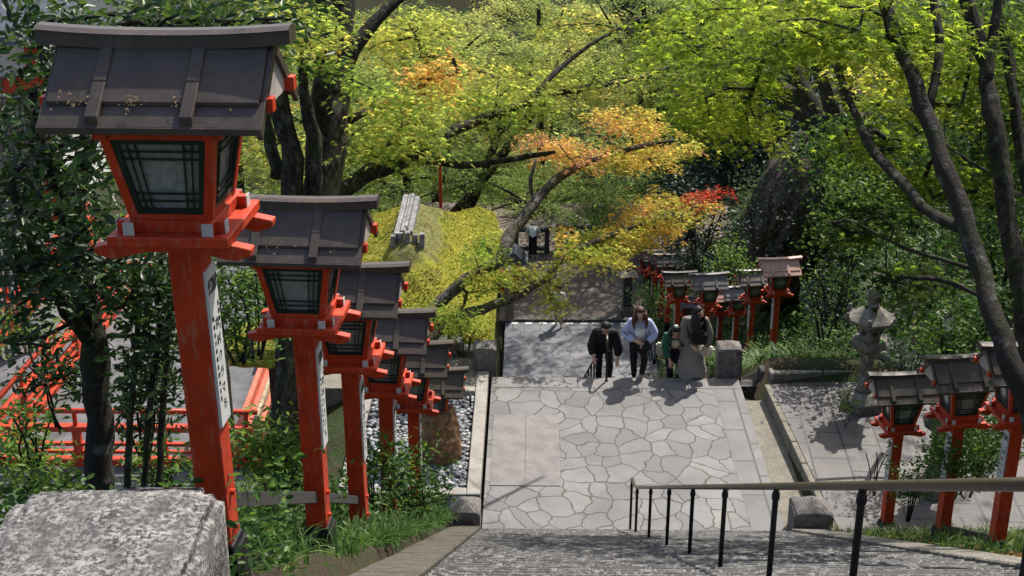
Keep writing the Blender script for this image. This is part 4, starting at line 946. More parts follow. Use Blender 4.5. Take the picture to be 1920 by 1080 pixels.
# --- maple over the moss roof with the pale diagonal limb
build_tree('maple_tree', 'maple reaching across the moss roof with a pale diagonal limb and orange tips', 'maple tree', [
    LP_((760, 780, 25.6, .2), (772, 690, 25.8, .17), (790, 610, 26, .14), (850, 545, 26.2, .12), (885, 515, 26.3, .11), (932, 490, 26.5, .12), (958, 440, 27, .13), (1003, 382, 27.5, .11), (1060, 325, 28, .09), (1160, 285, 28.5, .06), (1262, 262, 29, .03)),
    LP_((780, 660, 25.8, .14), (850, 598, 26.2, .12), (905, 580, 26.4, .1), (965, 556, 26.7, .1), (1010, 530, 26.9, .09), (1050, 488, 27.2, .08), (1110, 455, 27.5, .06), (1190, 425, 28, .04), (1290, 400, 28.5, .03)),
    LP_((1003, 382, 27.5, .05), (995, 345, 27.4, .045), (1005, 300, 27.4, .03)), LP_((1050, 488, 27.2, .05), (1100, 480, 27.4, .04), (1150, 470, 27.6, .03))],
    reg(800, 592, 30, 16, 24.6, 26.5, 6, .34, .3) + reg(850, 595, 50, 22, 24.8, 26.5, 9, .34, .33, .05) + reg(895, 470, 36, 18, 25.4, 27, 7, .36, .34) + reg(885, 540, 26, 14, 25.4, 26.6, 3, .28, .3) + reg(960, 515, 60, 18, 25.8, 27.5, 9, .42, .4) +
    reg(1095, 468, 65, 28, 26.5, 28.5, 17, .5, .46) + reg(1175, 455, 45, 22, 27, 29, 9, .45, .47) + reg(1050, 540, 34, 34, 26.4, 27.4, 7, .32, .44, .04) + reg(1055, 440, 30, 12, 26.5, 28, 3, .35, .6, .05) + reg(915, 448, 26, 16, 26.5, 27.5, 4, .33, .45) +
    reg(1250, 395, 85, 26, 27.5, 30, 13, .45, .57, .07) + reg(1325, 368, 34, 14, 28.5, 30, 4, .34, .95, .04) + reg(1210, 425, 60, 20, 27.5, 29, 8, .42, .58) +
    reg(1060, 275, 100, 26, 27.2, 29.5, 11, .5, .73, .07) + reg(1180, 225, 90, 22, 28, 30.5, 9, .5, .64, .08) + reg(1110, 300, 120, 16, 27.4, 29, 7, .45, .6, .06) + reg(1200, 290, 60, 20, 28, 30, 8, .45, .62, .05) + reg(1260, 270, 60, 30, 28, 31, 10, .45, .55),
    'maple', 'star', .095, 620, 'barkmid', clear=[(1190, 1500, 480, 640, 34), (962, 1040, 430, 490, 50)], lit=False)
# --- maples further down the valley, yellow and green
def round_tree(label, px, py, w, h, d, n, Rr, hue, hv=.07, base_z=None, kind='tri', mat='valley', ls=.15, dens=210, bark='bark', name='maple_tree', cat='maple tree', group='trees in the valley beyond the road', tr=.25, lean=0):
    c = P(px, py, d); hw = w * d / FPX; z0 = float(hterr(c[0], c[1])) - .3 if base_z is None else base_z
    top = P(px, py - h * .5, d)
    l1 = ([np.array([c[0] + lean, c[1], z0]), np.array([c[0] + lean * .5 + .3, c[1], z0 + (c[2] - z0) * .5]), c, top], [tr, tr * .8, tr * .55, tr * .2])
    limbs = [l1]
    for i in range(5):
        a = rng.random() * 6.28; q = c + np.array([math.cos(a) * hw * .75, math.sin(a) * hw * .5, rng.uniform(-.2, .6) * h * d / FPX]); s = l1[0][1] + (c - l1[0][1]) * rng.uniform(.3, 1)
        limbs.append(([s, (s + q) / 2 + [0, 0, .3], q], [tr * .45, tr * .3, tr * .12]))
    dd = min(hw * 1., 5); pads = reg(px, py, w, h, d - dd, d + dd, int(n * .8), Rr * .95, hue, hv)
    return build_tree(name, label, cat, limbs, pads, mat, kind, ls, dens, bark, group, 1.8, thick=.09, clear=OPEN + [(925, 1400, 480, 1010, 57)])
VT = [
 ('bright green valley tree behind the forked dark trunks', 600, 230, 170, 200, 58, 70, 1.3, .42),
 ('pale yellow green tree filling the upper centre left of the valley', 800, 120, 170, 130, 66, 70, 1.5, .48),
 ('tall pale green tree at the top centre of the valley', 1010, 60, 150, 100, 72, 60, 1.5, .50),
 ('green tree low behind the moss roof ridge', 760, 320, 150, 70, 54, 45, 1.1, .36),
 ('yellow tinged maple in the middle of the valley', 960, 170, 150, 90, 56, 60, 1.2, .53),
 ('soft green tree behind the stone railing', 1010, 380, 130, 70, 62, 50, 1.1, .38),
 ('golden leaved maple right of centre, under the upper green boughs', 1180, 150, 120, 60, 56, 50, 1.05, .55),
 ('orange tipped maple crown left of the golden one', 1060, 120, 90, 50, 57, 26, 1.0, .60),
 ('green tree at the top behind the golden maple', 1210, 40, 130, 90, 66, 50, 1.4, .40),
 ('dark green tree behind the camellia bushes', 1290, 300, 120, 110, 58, 50, 1.2, .24),
 ('dull green tree at the far left behind the glossy leaves', 420, 120, 150, 180, 60, 50, 1.4, .36),
 ('pale green tree rising from the valley floor behind the red pole', 880, 330, 120, 60, 70, 40, 1.3, .44),
 ('grey green tree beyond the lower road, right of the railing', 1130, 400, 120, 60, 66, 40, 1.2, .34),
]
for i, (lb, px, py, w, h, d, n, Rr, hue) in enumerate(VT): round_tree(lb, px, py, w, h, d, n, Rr, hue, lean={6: 3.2, 7: -6.5, 8: 3, 4: -3, 5: 1}.get(i, 0))
# far wooded slope: reads as one mass
pads = []
for px in range(350, 1700, 50):
    for py in range(-60, 470, 62): pads += reg(px, py, 40, 40, 84 + (470 - py) * .10, 92 + (470 - py) * .14, 2, 2.2, .33 + .1 * math.sin(px * .01 + py * .013), .09)
C, N, S, T_ = pad_leaves(pads, 20, .55, lit=False, clear=None, thick=.3)
tag(mobj('far_wood', leaf_mesh('far_wood', C, N, S, T_, 'quad'), 'valley'), 'hazy green wooded slope closing the valley behind all the trees', 'woodland', kind='stuff')
# red pole in the valley
p = P(826, 372, 50); b = B(); b.tube([(0, 0, -4), (0, 0, 1.7)], .06, 8); tag(mobj('red_pole', b.mesh('pole'), 'red', None, tuple(p)), 'thin rusty red pole standing among the valley trees above the moss roof', 'pole')
# --- right hand maples
def maple_r(label, limbs, pads, mat='mapledeep', dens=330, ls=.12, **k): return build_tree('maple_tree', label, 'maple tree', limbs, pads, mat, 'star', ls, dens, k.pop('bark', 'bark'), 'maples leaning over the right bank', **k)
maple_r('leaning maple trunk with pale lichen crossing the red lanterns at the right edge', [
    LP_((1965, 900, 11.2, 0.1004), (1925, 760, 11.3, 0.0944), (1880, 640, 11.5, 0.0915), (1830, 480, 12, 0.0886), (1775, 320, 12.4, 0.0826), (1730, 190, 12.8, 0.0767), (1680, 70, 13.2, 0.0709), (1640, -60, 13.6, 0.0590)),
    LP_((1742, 205, 12.8, 0.0472), (1762, 90, 13, 0.0413), (1745, -30, 13.2, 0.0354)),
    LP_((1808, 430, 12.2, 0.0590), (1745, 400, 12.7, 0.0531), (1690, 340, 13.3, 0.0501), (1630, 270, 14, 0.0472), (1590, 180, 14.5, 0.0413), (1550, 90, 15, 0.0354), (1470, -20, 15.6, 0.0237)),
    LP_((1560, 110, 15, 0.0237), (1570, 20, 15, 0.0206), (1560, -40, 15, 0.0177)),
    LP_((1840, 508, 12.1, 0.0237), (1760, 485, 12.6, 0.0206), (1690, 462, 13, 0.0177), (1610, 420, 13.4, 0.0118)),
    LP_((1850, 560, 12, 0.0237), (1760, 525, 12.5, 0.0206), (1660, 520, 12.8, 0.0148))],
    reg(1620, 40, 200, 60, 12, 17, 40, .5, .62, .1) + reg(1420, 60, 140, 70, 15, 20, 34, .55, .62, .1) + reg(1640, 240, 90, 60, 14.5, 18, 16, .4, .55, .1) + reg(1380, 190, 70, 60, 16, 20, 16, .45, .7, .1) + reg(1250, 60, 80, 40, 17, 20, 10, .45, .7, .1) + reg(1620, 420, 70, 35, 13, 14.5, 12, .33, .3, .1) + reg(1700, 520, 60, 30, 12.4, 14, 8, .3, .28, .1), bark='barkpale')
maple_r('straight dark maple trunk right of the leaning one, forking at the top', [
    LP_((1960, 760, 14, 0.1181), (1915, 560, 14.4, 0.1121), (1885, 380, 14.8, 0.1092), (1865, 240, 15, 0.1004), (1845, 120, 15.3, 0.0944), (1800, -40, 15.6, 0.0826)),
    LP_((1850, 150, 15.2, 0.0590), (1862, 60, 15.4, 0.0531), (1880, -60, 15.6, 0.0413)), LP_((1880, 340, 14.8, 0.0237), (1800, 290, 15.4, 0.0177), (1745, 250, 16, 0.0118))],
    reg(1760, 150, 80, 90, 16, 20, 16, .5, .65, .1) + reg(1850, 60, 80, 60, 15.5, 19, 12, .5, .55, .1) + reg(1800, 330, 70, 60, 16, 20, 12, .5, .5, .1))
maple_r('slim dark trunk at the right edge of the picture', [
    LP_((1990, 600, 16, 0.0826), (1945, 420, 16.3, 0.0767), (1910, 260, 16.6, 0.0709), (1895, 120, 16.9, 0.0649), (1860, -30, 17.2, 0.0531))],
    reg(1900, 180, 60, 120, 17, 20, 14, .55, .4, .1))
maple_r('old leaning tree with several mossy stems growing out over the rock face', [
    LP_((1650, 380, 33, .5), (1590, 300, 34, .48), (1530, 225, 35, .4), (1460, 165, 36, .3), (1390, 120, 37, .2)),
    LP_((1550, 240, 34.6, .22), (1500, 150, 35.2, .2), (1470, 60, 36, .15), (1450, -20, 36.4, .1)),
    LP_((1590, 280, 34, .2), (1545, 170, 34.4, .18), (1520, 60, 35, .14)), LP_((1600, 290, 34, .2), (1590, 180, 34, .18), (1560, 80, 34.5, .14))],
    reg(1330, 150, 110, 70, 34, 40, 26, 1.0, .5, .1) + reg(1430, 60, 120, 60, 33, 40, 26, 1.0, .55, .1) + reg(1330, 240, 80, 60, 34, 39, 18, .9, .62, .1) + reg(1570, 50, 90, 50, 33, 38, 14, .9, .9, .05) + reg(1640, 130, 60, 40, 30, 35, 8, .8, .95, .04),
    dens=75, ls=.2)
# --- evergreens
def bush(label, px, py, w, h, d, n, Rr, hue=.5, mat='shrub', kind='oval', ls=.08, dens=260, name='shrub', cat='shrub', group=None, hv=.18, stems=5, dd=None, tilt=.9, ground=None, **kw):
    c = P(px, py, d); hw = w * d / FPX; dd = hw if dd is None else dd
    ft = P(px, py + h * .95, d); limbs = []
    for i in range(stems):
        a = rng.random() * 6.28; q = c + np.array([math.cos(a) * hw * .6, math.sin(a) * dd * .5, rng.uniform(-.1, .7) * h * d / FPX]); f_ = ft + np.array([math.cos(a), math.sin(a), 0]) * hw * .15 - np.array([0, 0, .3])
        limbs.append(([f_, (f_ + q) / 2 + rng.normal(0, .05, 3), q], [.028 * Rr * 2, .02 * Rr * 2, .008]))
    pads = reg(px, py, w, h, d - dd, d + dd, n, Rr, hue, hv)
    return build_tree(name, label, cat, limbs, pads, mat, kind, ls, dens, 'bark', group, .6, 'foliage', 'stems', thick=.4, tilt=tilt, droop=.1, **kw)
# camellia at the far left
build_tree('camellia_tree', 'dark glossy leaved camellia with a stout trunk behind the granite block at left', 'camellia tree', [
    LP_((185, 930, 11, .11), (182, 780, 11, .105), (172, 640, 11, .12), (145, 520, 11, .11), (140, 380, 11, .09), (170, 240, 11, .07), (200, 100, 11, .05)),
    LP_((175, 640, 11, .06), (110, 560, 10.5, .05), (60, 470, 10.2, .04), (20, 330, 10, .03)), LP_((160, 560, 11, .05), (240, 480, 10.8, .04), (290, 420, 10.8, .03)),
    LP_((145, 420, 11, .05), (90, 300, 10.5, .04), (60, 180, 10.3, .03))],
    reg(90, 230, 110, 230, 9.4, 11.6, 46, .42, .4, .2) + reg(140, 480, 130, 90, 9.6, 11.4, 22, .32, .45, .2) + reg(60, 520, 80, 60, 9.4, 11, 10, .3, .35, .2) + reg(300, 30, 260, 30, 9.5, 11.5, 24, .3, .6, .2) + reg(250, 620, 80, 90, 9.8, 11.3, 10, .26, .4, .2) + reg(40, 640, 60, 30, 9.6, 11, 4, .26, .4, .2) + reg(460, 30, 90, 22, 10, 11.5, 10, .28, .8, .1),
    'glossy', 'lance', .11, 330, 'barkpale', thick=.45, tilt=1.1, droop=.1, clear=OPEN + [(0, 160, 690, 900, 14), (180, 540, 60, 300, 9)])
for i, (x0, x1, lb) in enumerate(((238, 262, 'thin dark stem sapling just right of the camellia trunk'), (270, 300, 'slender drooping sapling midway between the camellia and the largest lantern post'), (300, 318, 'slim leafy sapling nearest the left side of the largest lantern post'))):
    build_tree('sapling', lb, 'sapling', [LP_((x0, 940, 10.6, .028), ((x0 + x1) / 2 - 6, 780, 10.6, .026), (x1 - 4, 640, 10.6, .022), (x1, 520, 10.7, .016), (x1 + 5, 420, 10.8, .01))],
        reg(x1, 620, 38, 150, 10.1, 11, 12, .2, .5, .2) + reg(x0 + 10, 500, 50, 60, 10.1, 11, 6, .24, .5, .2), 'glossy', 'lance', .1, 300, 'bark', 'saplings behind the granite block', .5, thick=.5, tilt=1.1)
bush('dark blue green camellia mass behind the lower red lanterns', 1310, 410, 90, 75, 44, 60, .7, .4, 'bluegreen', ls=.15, dens=130, name='camellia_bush', cat='camellia bush')
bush('dark camellia bush at the foot of the rock face', 1425, 400, 50, 90, 44, 40, .7, .3, 'bluegreen', ls=.15, dens=130, name='camellia_bush', cat='camellia bush')
bush('rounded fresh green shrub among the far red lanterns', 1366, 486, 36, 30, 37.8, 14, .34, .75, ls=.1, dens=420)
bush('broad light green tree shrub left of the leaning maple', 1590, 400, 90, 80, 26, 46, .5, .7, ls=.1, dens=240)
bush('dark green tree shrub behind the stone lantern', 1560, 530, 70, 60, 25.5, 34, .45, .3, 'bluegreen', ls=.09, dens=300)
bush('yellow green azalea right of the tall pinkish-roofed lantern', 1545, 560, 60, 50, 27.5, 24, .4, .8, ls=.07, dens=420)
bush('light leafed shrub in front of the far lantern posts', 1385, 640, 50, 26, 30, 24, .32, .8, ls=.08, dens=420)
bush('clipped azalea left of the tall pinkish-roofed lantern post', 1420, 610, 40, 32, 31, 18, .32, .7, ls=.07, dens=460)
bush('green shrub at the right of the tall lantern, above the ferny bank', 1500, 640, 50, 30, 29, 18, .36, .55, ls=.09, dens=330)
bush('dark leafy shrub behind the wooden sign on the right bank', 1800, 610, 90, 50, 21, 30, .4, .5, ls=.09, dens=260)
bush('shaded shrub high on the right bank below the hall roof', 1880, 440, 70, 60, 26, 26, .5, .7, ls=.11, dens=220)
bush('green undergrowth shrub beneath the tree prop', 1700, 470, 90, 60, 25, 30, .5, .35, ls=.1, dens=240)
bush('deep green shrub on the upper right slope', 1700, 340, 110, 80, 30, 40, .7, .5, ls=.14, dens=130)
bush('leafy slope shrub right of the rock face', 1580, 290, 70, 60, 31, 26, .6, .55, ls=.13, dens=150)
bush('dark shrub at the upper right edge', 1870, 250, 80, 120, 27, 36, .7, .35, ls=.13, dens=150)
bush('thin green tree top at the upper right corner', 1800, 60, 120, 70, 30, 34, .8, .5, ls=.15, dens=120)
bush('clipped glossy azalea at the feet of the middle right lantern', 1815, 850, 70, 42, 17.6, 26, .26, .45, 'shrub', ls=.055, dens=1700)
bush('small dark azalea beside the leftmost right bank lantern', 1705, 905, 32, 36, 18.3, 10, .2, .25, ls=.05, dens=1500)
bush('sparse dark shrub touching the leftmost right bank lantern post', 1640, 860, 32, 34, 19, 7, .16, .2, 'glossy', ls=.07, dens=500)
bush('leafy shrub between the second and third left lantern posts', 705, 870, 60, 60, 14.8, 16, .24, .4, 'shrub', 'lance', .09, 620)
bush('dark leaved shrub in front of the fourth left lantern post', 770, 900, 52, 60, 15.6, 16, .24, .25, 'shrub', 'lance', .09, 620)
bush('bright green shrub between the first two left lantern posts', 500, 840, 62, 55, 12.5, 18, .24, .75, 'shrub', 'lance', .09, 620)
bush('sunlit pale shrub behind the granite block at far left', 80, 890, 90, 34, 12, 22, .26, .85, 'shrub', 'lance', .09, 330)
bush('mid green shrub behind the granite block by the largest lantern', 310, 880, 60, 34, 11.5, 14, .24, .55, 'shrub', 'lance', .09, 330)
bush('thin green shrub hanging beside the nearest lantern head', 480, 560, 60, 70, 15.5, 14, .3, .6, 'shrub', 'lance', .1, 260)
bush('small green shrub below the eave of the moss roof', 870, 622, 60, 20, 26.6, 12, .26, .45, ls=.06, dens=600, clear=[], lit=False)
bush('bright creeper on the wall right of the moss roof', 938, 640, 12, 46, 26.5, 9, .16, .8, ls=.06, dens=700)
bush('dark leafy shrub beside the slim lantern posts at the lower court', 1222, 560, 26, 22, 44, 10, .4, .4, ls=.12, dens=240)
bush('ferny shrub on the slope behind the woman in the green cardigan', 1225, 625, 30, 38, 36, 16, .36, .35, ls=.1, dens=330)
bush('green shrub behind the railing posts at the valley edge', 1120, 440, 90, 24, 58, 16, .9, .6, ls=.2, dens=90)
bush('leafy bush spilling over the terrace edge between the stone lantern and the middle right lantern', 1705, 655, 50, 34, 22, 16, .3, .35, ls=.07, dens=800)
bush('dense dark shrub at the right edge of the terrace behind the red lanterns', 1850, 800, 70, 50, 19, 26, .32, .45, ls=.06, dens=1100)
bush('yellowish weeds growing at the foot of the weathered stone lantern', 1588, 745, 14, 26, 23.6, 6, .14, .95, 'grass', 'lance', .07, 1500, stems=2)
bush('dark foliage mass on the slope left of the rock face', 1370, 270, 70, 70, 50, 46, .9, .25, 'bluegreen', ls=.17, dens=150)
bush('deep shaded evergreen behind the leaning old tree stems', 1450, 190, 80, 80, 52, 46, 1.0, .3, 'bluegreen', ls=.17, dens=130)
bush('shaded evergreen shrub at the foot of the slope right of the road', 1290, 340, 60, 40, 55, 26, .9, .3, 'bluegreen', ls=.17, dens=150)
bush('grass and ivy draped on the right shoulder of the rock face', 1545, 330, 30, 90, 42, 22, .5, .35, ls=.13, dens=300)
bush('leafy sapling crown filling the gap left of the largest lantern post', 285, 520, 60, 60, 12, 18, .26, .5, 'glossy', 'lance', .09, 620, name='sapling', cat='sapling')
bush('pale green weed clump over the fence foot at far left', 30, 840, 60, 30, 12.5, 12, .22, .8, 'shrub', 'lance', .08, 620)
bush('evergreen shrub crowning the rock face', 1490, 240, 46, 30, 45, 26, .6, .3, 'bluegreen', ls=.15, dens=240)
bush('dark leafy branch spray hanging before the far left vermilion fence', 110, 700, 90, 40, 11.5, 14, .24, .4, 'glossy', 'lance', .09, 520, stems=2)
bush('airy green tree foliage between the two nearest lantern heads', 445, 560, 55, 85, 16.5, 26, .34, .55, 'shrub', 'lance', .1, 420, name='small_tree', cat='small tree')
bush('leafy dark shrub behind the largest lantern post, low at left', 265, 720, 60, 90, 12.5, 20, .26, .3, 'glossy', 'lance', .1, 360)
bush('green shrub hiding part of the vermilion fence at far left', 60, 780, 70, 40, 12, 12, .24, .6, 'shrub', 'lance', .08, 360)
bush('fine leaved branch over the far left fence corner', 60, 610, 70, 26, 11.5, 10, .26, .75, 'shrub', 'oval', .05, 700, stems=2)
def tall(name, label, base, top, cx, n, Rr, hue, mat='mapledeep', kind='tri', ls=.22, dens=70):
    b0 = np.array([base[0], base[1], float(hterr(base[0], base[1])) - .4]); tp = np.array(top, float); pads = []
    for _ in range(n): pads.append((np.array([rng.uniform(*cx[0]), rng.uniform(*cx[1]), rng.uniform(*cx[2])]), Rr * rng.uniform(.7, 1.3), hue + rng.normal(0, .12)))
    return build_tree(name, label, 'tree', [([b0, b0 + (tp - b0) * .5 + [.2, 0, 0], tp], [.34, .26, .12])], pads, mat, kind, ls, dens, 'bark', None, 2.)
tall('tall_tree', 'tall dark tree standing right of the lower road beside the camellias', (6.6, 55.5), (8.5, 57, 6), ((0, 14), (47, 62), (3.2, 8.5)), 135, 1.15, .45)
tall('tall_tree', 'tall tree on the upper right slope closing the top right of the picture', (16, 38), (15, 38, 8), ((8.5, 19), (33, 44), (3.5, 8)), 70, 1.0, .45)
tall('tall_tree', 'high spreading tree whose crown roofs over the right bank above the picture', (15, 27), (13.5, 25, 12), ((6.5, 19), (11, 33), (9.3, 13)), 95, 1.15, .5)
# --- blades: ferns, strap leaves, grass
def blades(C, L, W, lean, T):
    n = len(C); az = rng.random(n) * 6.283; k = 5; D = np.stack([np.cos(az), np.sin(az), np.zeros(n)], 1); Sd = np.stack([-np.sin(az), np.cos(az), np.zeros(n)], 1)
    V = []
    for i in range(k):
        t = i / (k - 1); th_ = lean * t * 1.9
        out = L * t * np.sin(np.clip(lean * (.35 + .8 * t), 0, 2.4)); zz = L * t * np.cos(np.clip(lean * (.35 + .8 * t), 0, 2.4)); w = W * (1 - t ** 1.6) * (.55 + 1.2 * t * (1 - t) * 2) * .5 + .0005
        c = C + D * out[:, None]; c = c + np.array([0, 0, 1]) * zz[:, None]
        V += [c - Sd * w[:, None], c + Sd * w[:, None]]
    pts = np.stack(V, 1); return raw_mesh('blades', pts.reshape(-1, 3), [(2 * i, 2 * i + 1, 2 * i + 3, 2 * i + 2) for i in range(k - 1)], n, 2 * k, T)
def blade_patch(name, label, cat, xr, yr, ncl, per, L, W, lean=(.5, 1.3), hue=.5, cond=None, kind='stuff', dz=0.):
    cx = rng.uniform(*xr, ncl); cy = rng.uniform(*yr, ncl)
    if cond is not None: k = cond(cx, cy); cx, cy = cx[k], cy[k]
    X = np.repeat(cx, per) + rng.normal(0, .05, len(cx) * per); Y = np.repeat(cy, per) + rng.normal(0, .05, len(cx) * per)
    C = np.stack([X, Y, hterr(X, Y) + dz], 1); n = len(C); T = np.repeat(hue + rng.normal(0, .2, len(cx)), per) + rng.normal(0, .08, n)
    sz = np.repeat(rng.uniform(.6, 1.2, len(cx)), per)
    return tag(mobj(name, blades(C, L * sz * rng.uniform(.6, 1.1, n), np.full(n, W), rng.uniform(*lean, n), T), 'grass'), label, cat, kind=kind)
blade_patch('strap_leaves', 'arching strap leaved plants carpeting the bank above the terrace kerb', 'ground cover', (4.5, 11), (23.9, 29.5), 800, 14, .5, .035, (.7, 1.4), .45)
blade_patch('grass', 'long green grass and weeds under the left lantern posts', 'grass', (-4.2, -1.25), (6.5, 18.6), 600, 8, .3, .012, (.2, 1.2), .2)
blade_patch('grass', 'tufts of grass along the left kerb of the near steps', 'grass', (-1.75, -1.15), (9.5, 17.7), 420, 11, .27, .012, (.2, 1.1), .3)
blade_patch('grass', 'bright grass tufts and weeds on the soil under the right lanterns', 'grass', (4.5, 8), (12, 17.6), 260, 12, .26, .012, (.3, 1.3), .7)
blade_patch('grass', 'long grass hanging over the rock face', 'grass', (8.2, 11), (33, 46), 400, 14, 1.1, .03, (.9, 1.5), .5)
blade_patch('fern', 'ferns and low plants beside the lower steps', 'ferns', (4.6, 7.6), (30, 46), 700, 12, .6, .06, (.6, 1.3), .4)
def cover(name, label, xr, yr, n, ls, mat, hue, hgt=.25, kind='oval', cond=None):
    X = rng.uniform(*xr, n); Y = rng.uniform(*yr, n)
    cl = np.sin(X * 2.1 + np.sin(Y * 1.3) * 2) * np.sin(Y * 1.9 + X) 
    Z = hterr(X, Y) + rng.random(n) * hgt * (1.1 + cl); k = rng.random(n) < .6 + .4 * cl
    if cond is not None: k &= cond(X, Y)
    C = np.stack([X, Y, Z], 1)[k]; C = C[view_keep(C, [(925, 1400, 480, 1010, 80)] + OPEN[-3:])]; m = len(C)
    return tag(mobj(name, leaf_mesh(name, C, upn(m, .8), ls * rng.uniform(.6, 1.3, m), hue + rng.normal(0, .2, m) , kind), mat), label, 'ground cover', kind='stuff')
cover('undergrowth', 'low leafy undergrowth covering the left bank', (-7, -1.25), (5, 18.8), 42000, .06, 'shrub', .4, .42)
cover('undergrowth', 'low weeds and leaves on the soil of the right bank', (4.45, 9), (9, 17.5), 5000, .05, 'shrub', .45, .1)
cover('undergrowth', 'dark leafy undergrowth over the right hillside', (7, 24), (23, 62), 60000, .17, 'shrub', .3, .9)
cover('undergrowth', 'leafy cover on the slope below the moss roof', (-12, -1.2), (30, 54), 16000, .14, 'shrub', .4, .6, cond=lambda X, Y: (X < -6.5) | (Y > 38))
cover('undergrowth', 'shaded plants between the lower steps and the far lanterns', (4.5, 8.5), (24, 46), 16000, .09, 'shrub', .3, .5)
# fallen leaves
n = 900; X = rng.uniform(4.5, 8, n); Y = rng.uniform(11, 17.6, n)
tag(mobj('fallen_leaves', leaf_mesh('fl', np.stack([X, Y, hterr(X, Y) + .03], 1), upn(n, .4), rng.uniform(.04, .07, n), rng.uniform(.7, .9, n), 'oval'), 'maple'), 'dry fallen leaves on the right bank soil', 'fallen leaves', kind='stuff')
# rock face
me = bpy.data.meshes.new('rock_face'); bm = bmesh.new(); bmesh.ops.create_icosphere(bm, subdivisions=5, radius=1); bm.to_mesh(me); bm.free()
for v in me.vertices:
    c = v.co.copy(); v.co = Vector((c.x * 1.5, c.y * 2.4, c.z * 3.2)) * (1 + .28 * NZ.noise(c * 1.6) + .1 * NZ.noise(Vector((c.x * 6, c.y * 6, c.z * 2))) + .08 * NZ.noise(c * 14)); v.co.x += v.co.z * .32
me.shade_smooth(); p = P(1502, 385, 47); tag(mobj('cliff_rock', me, 'cliff', None, tuple(p)), 'rough brown rock face overhung by old tree roots right of the camellias', 'cliff')
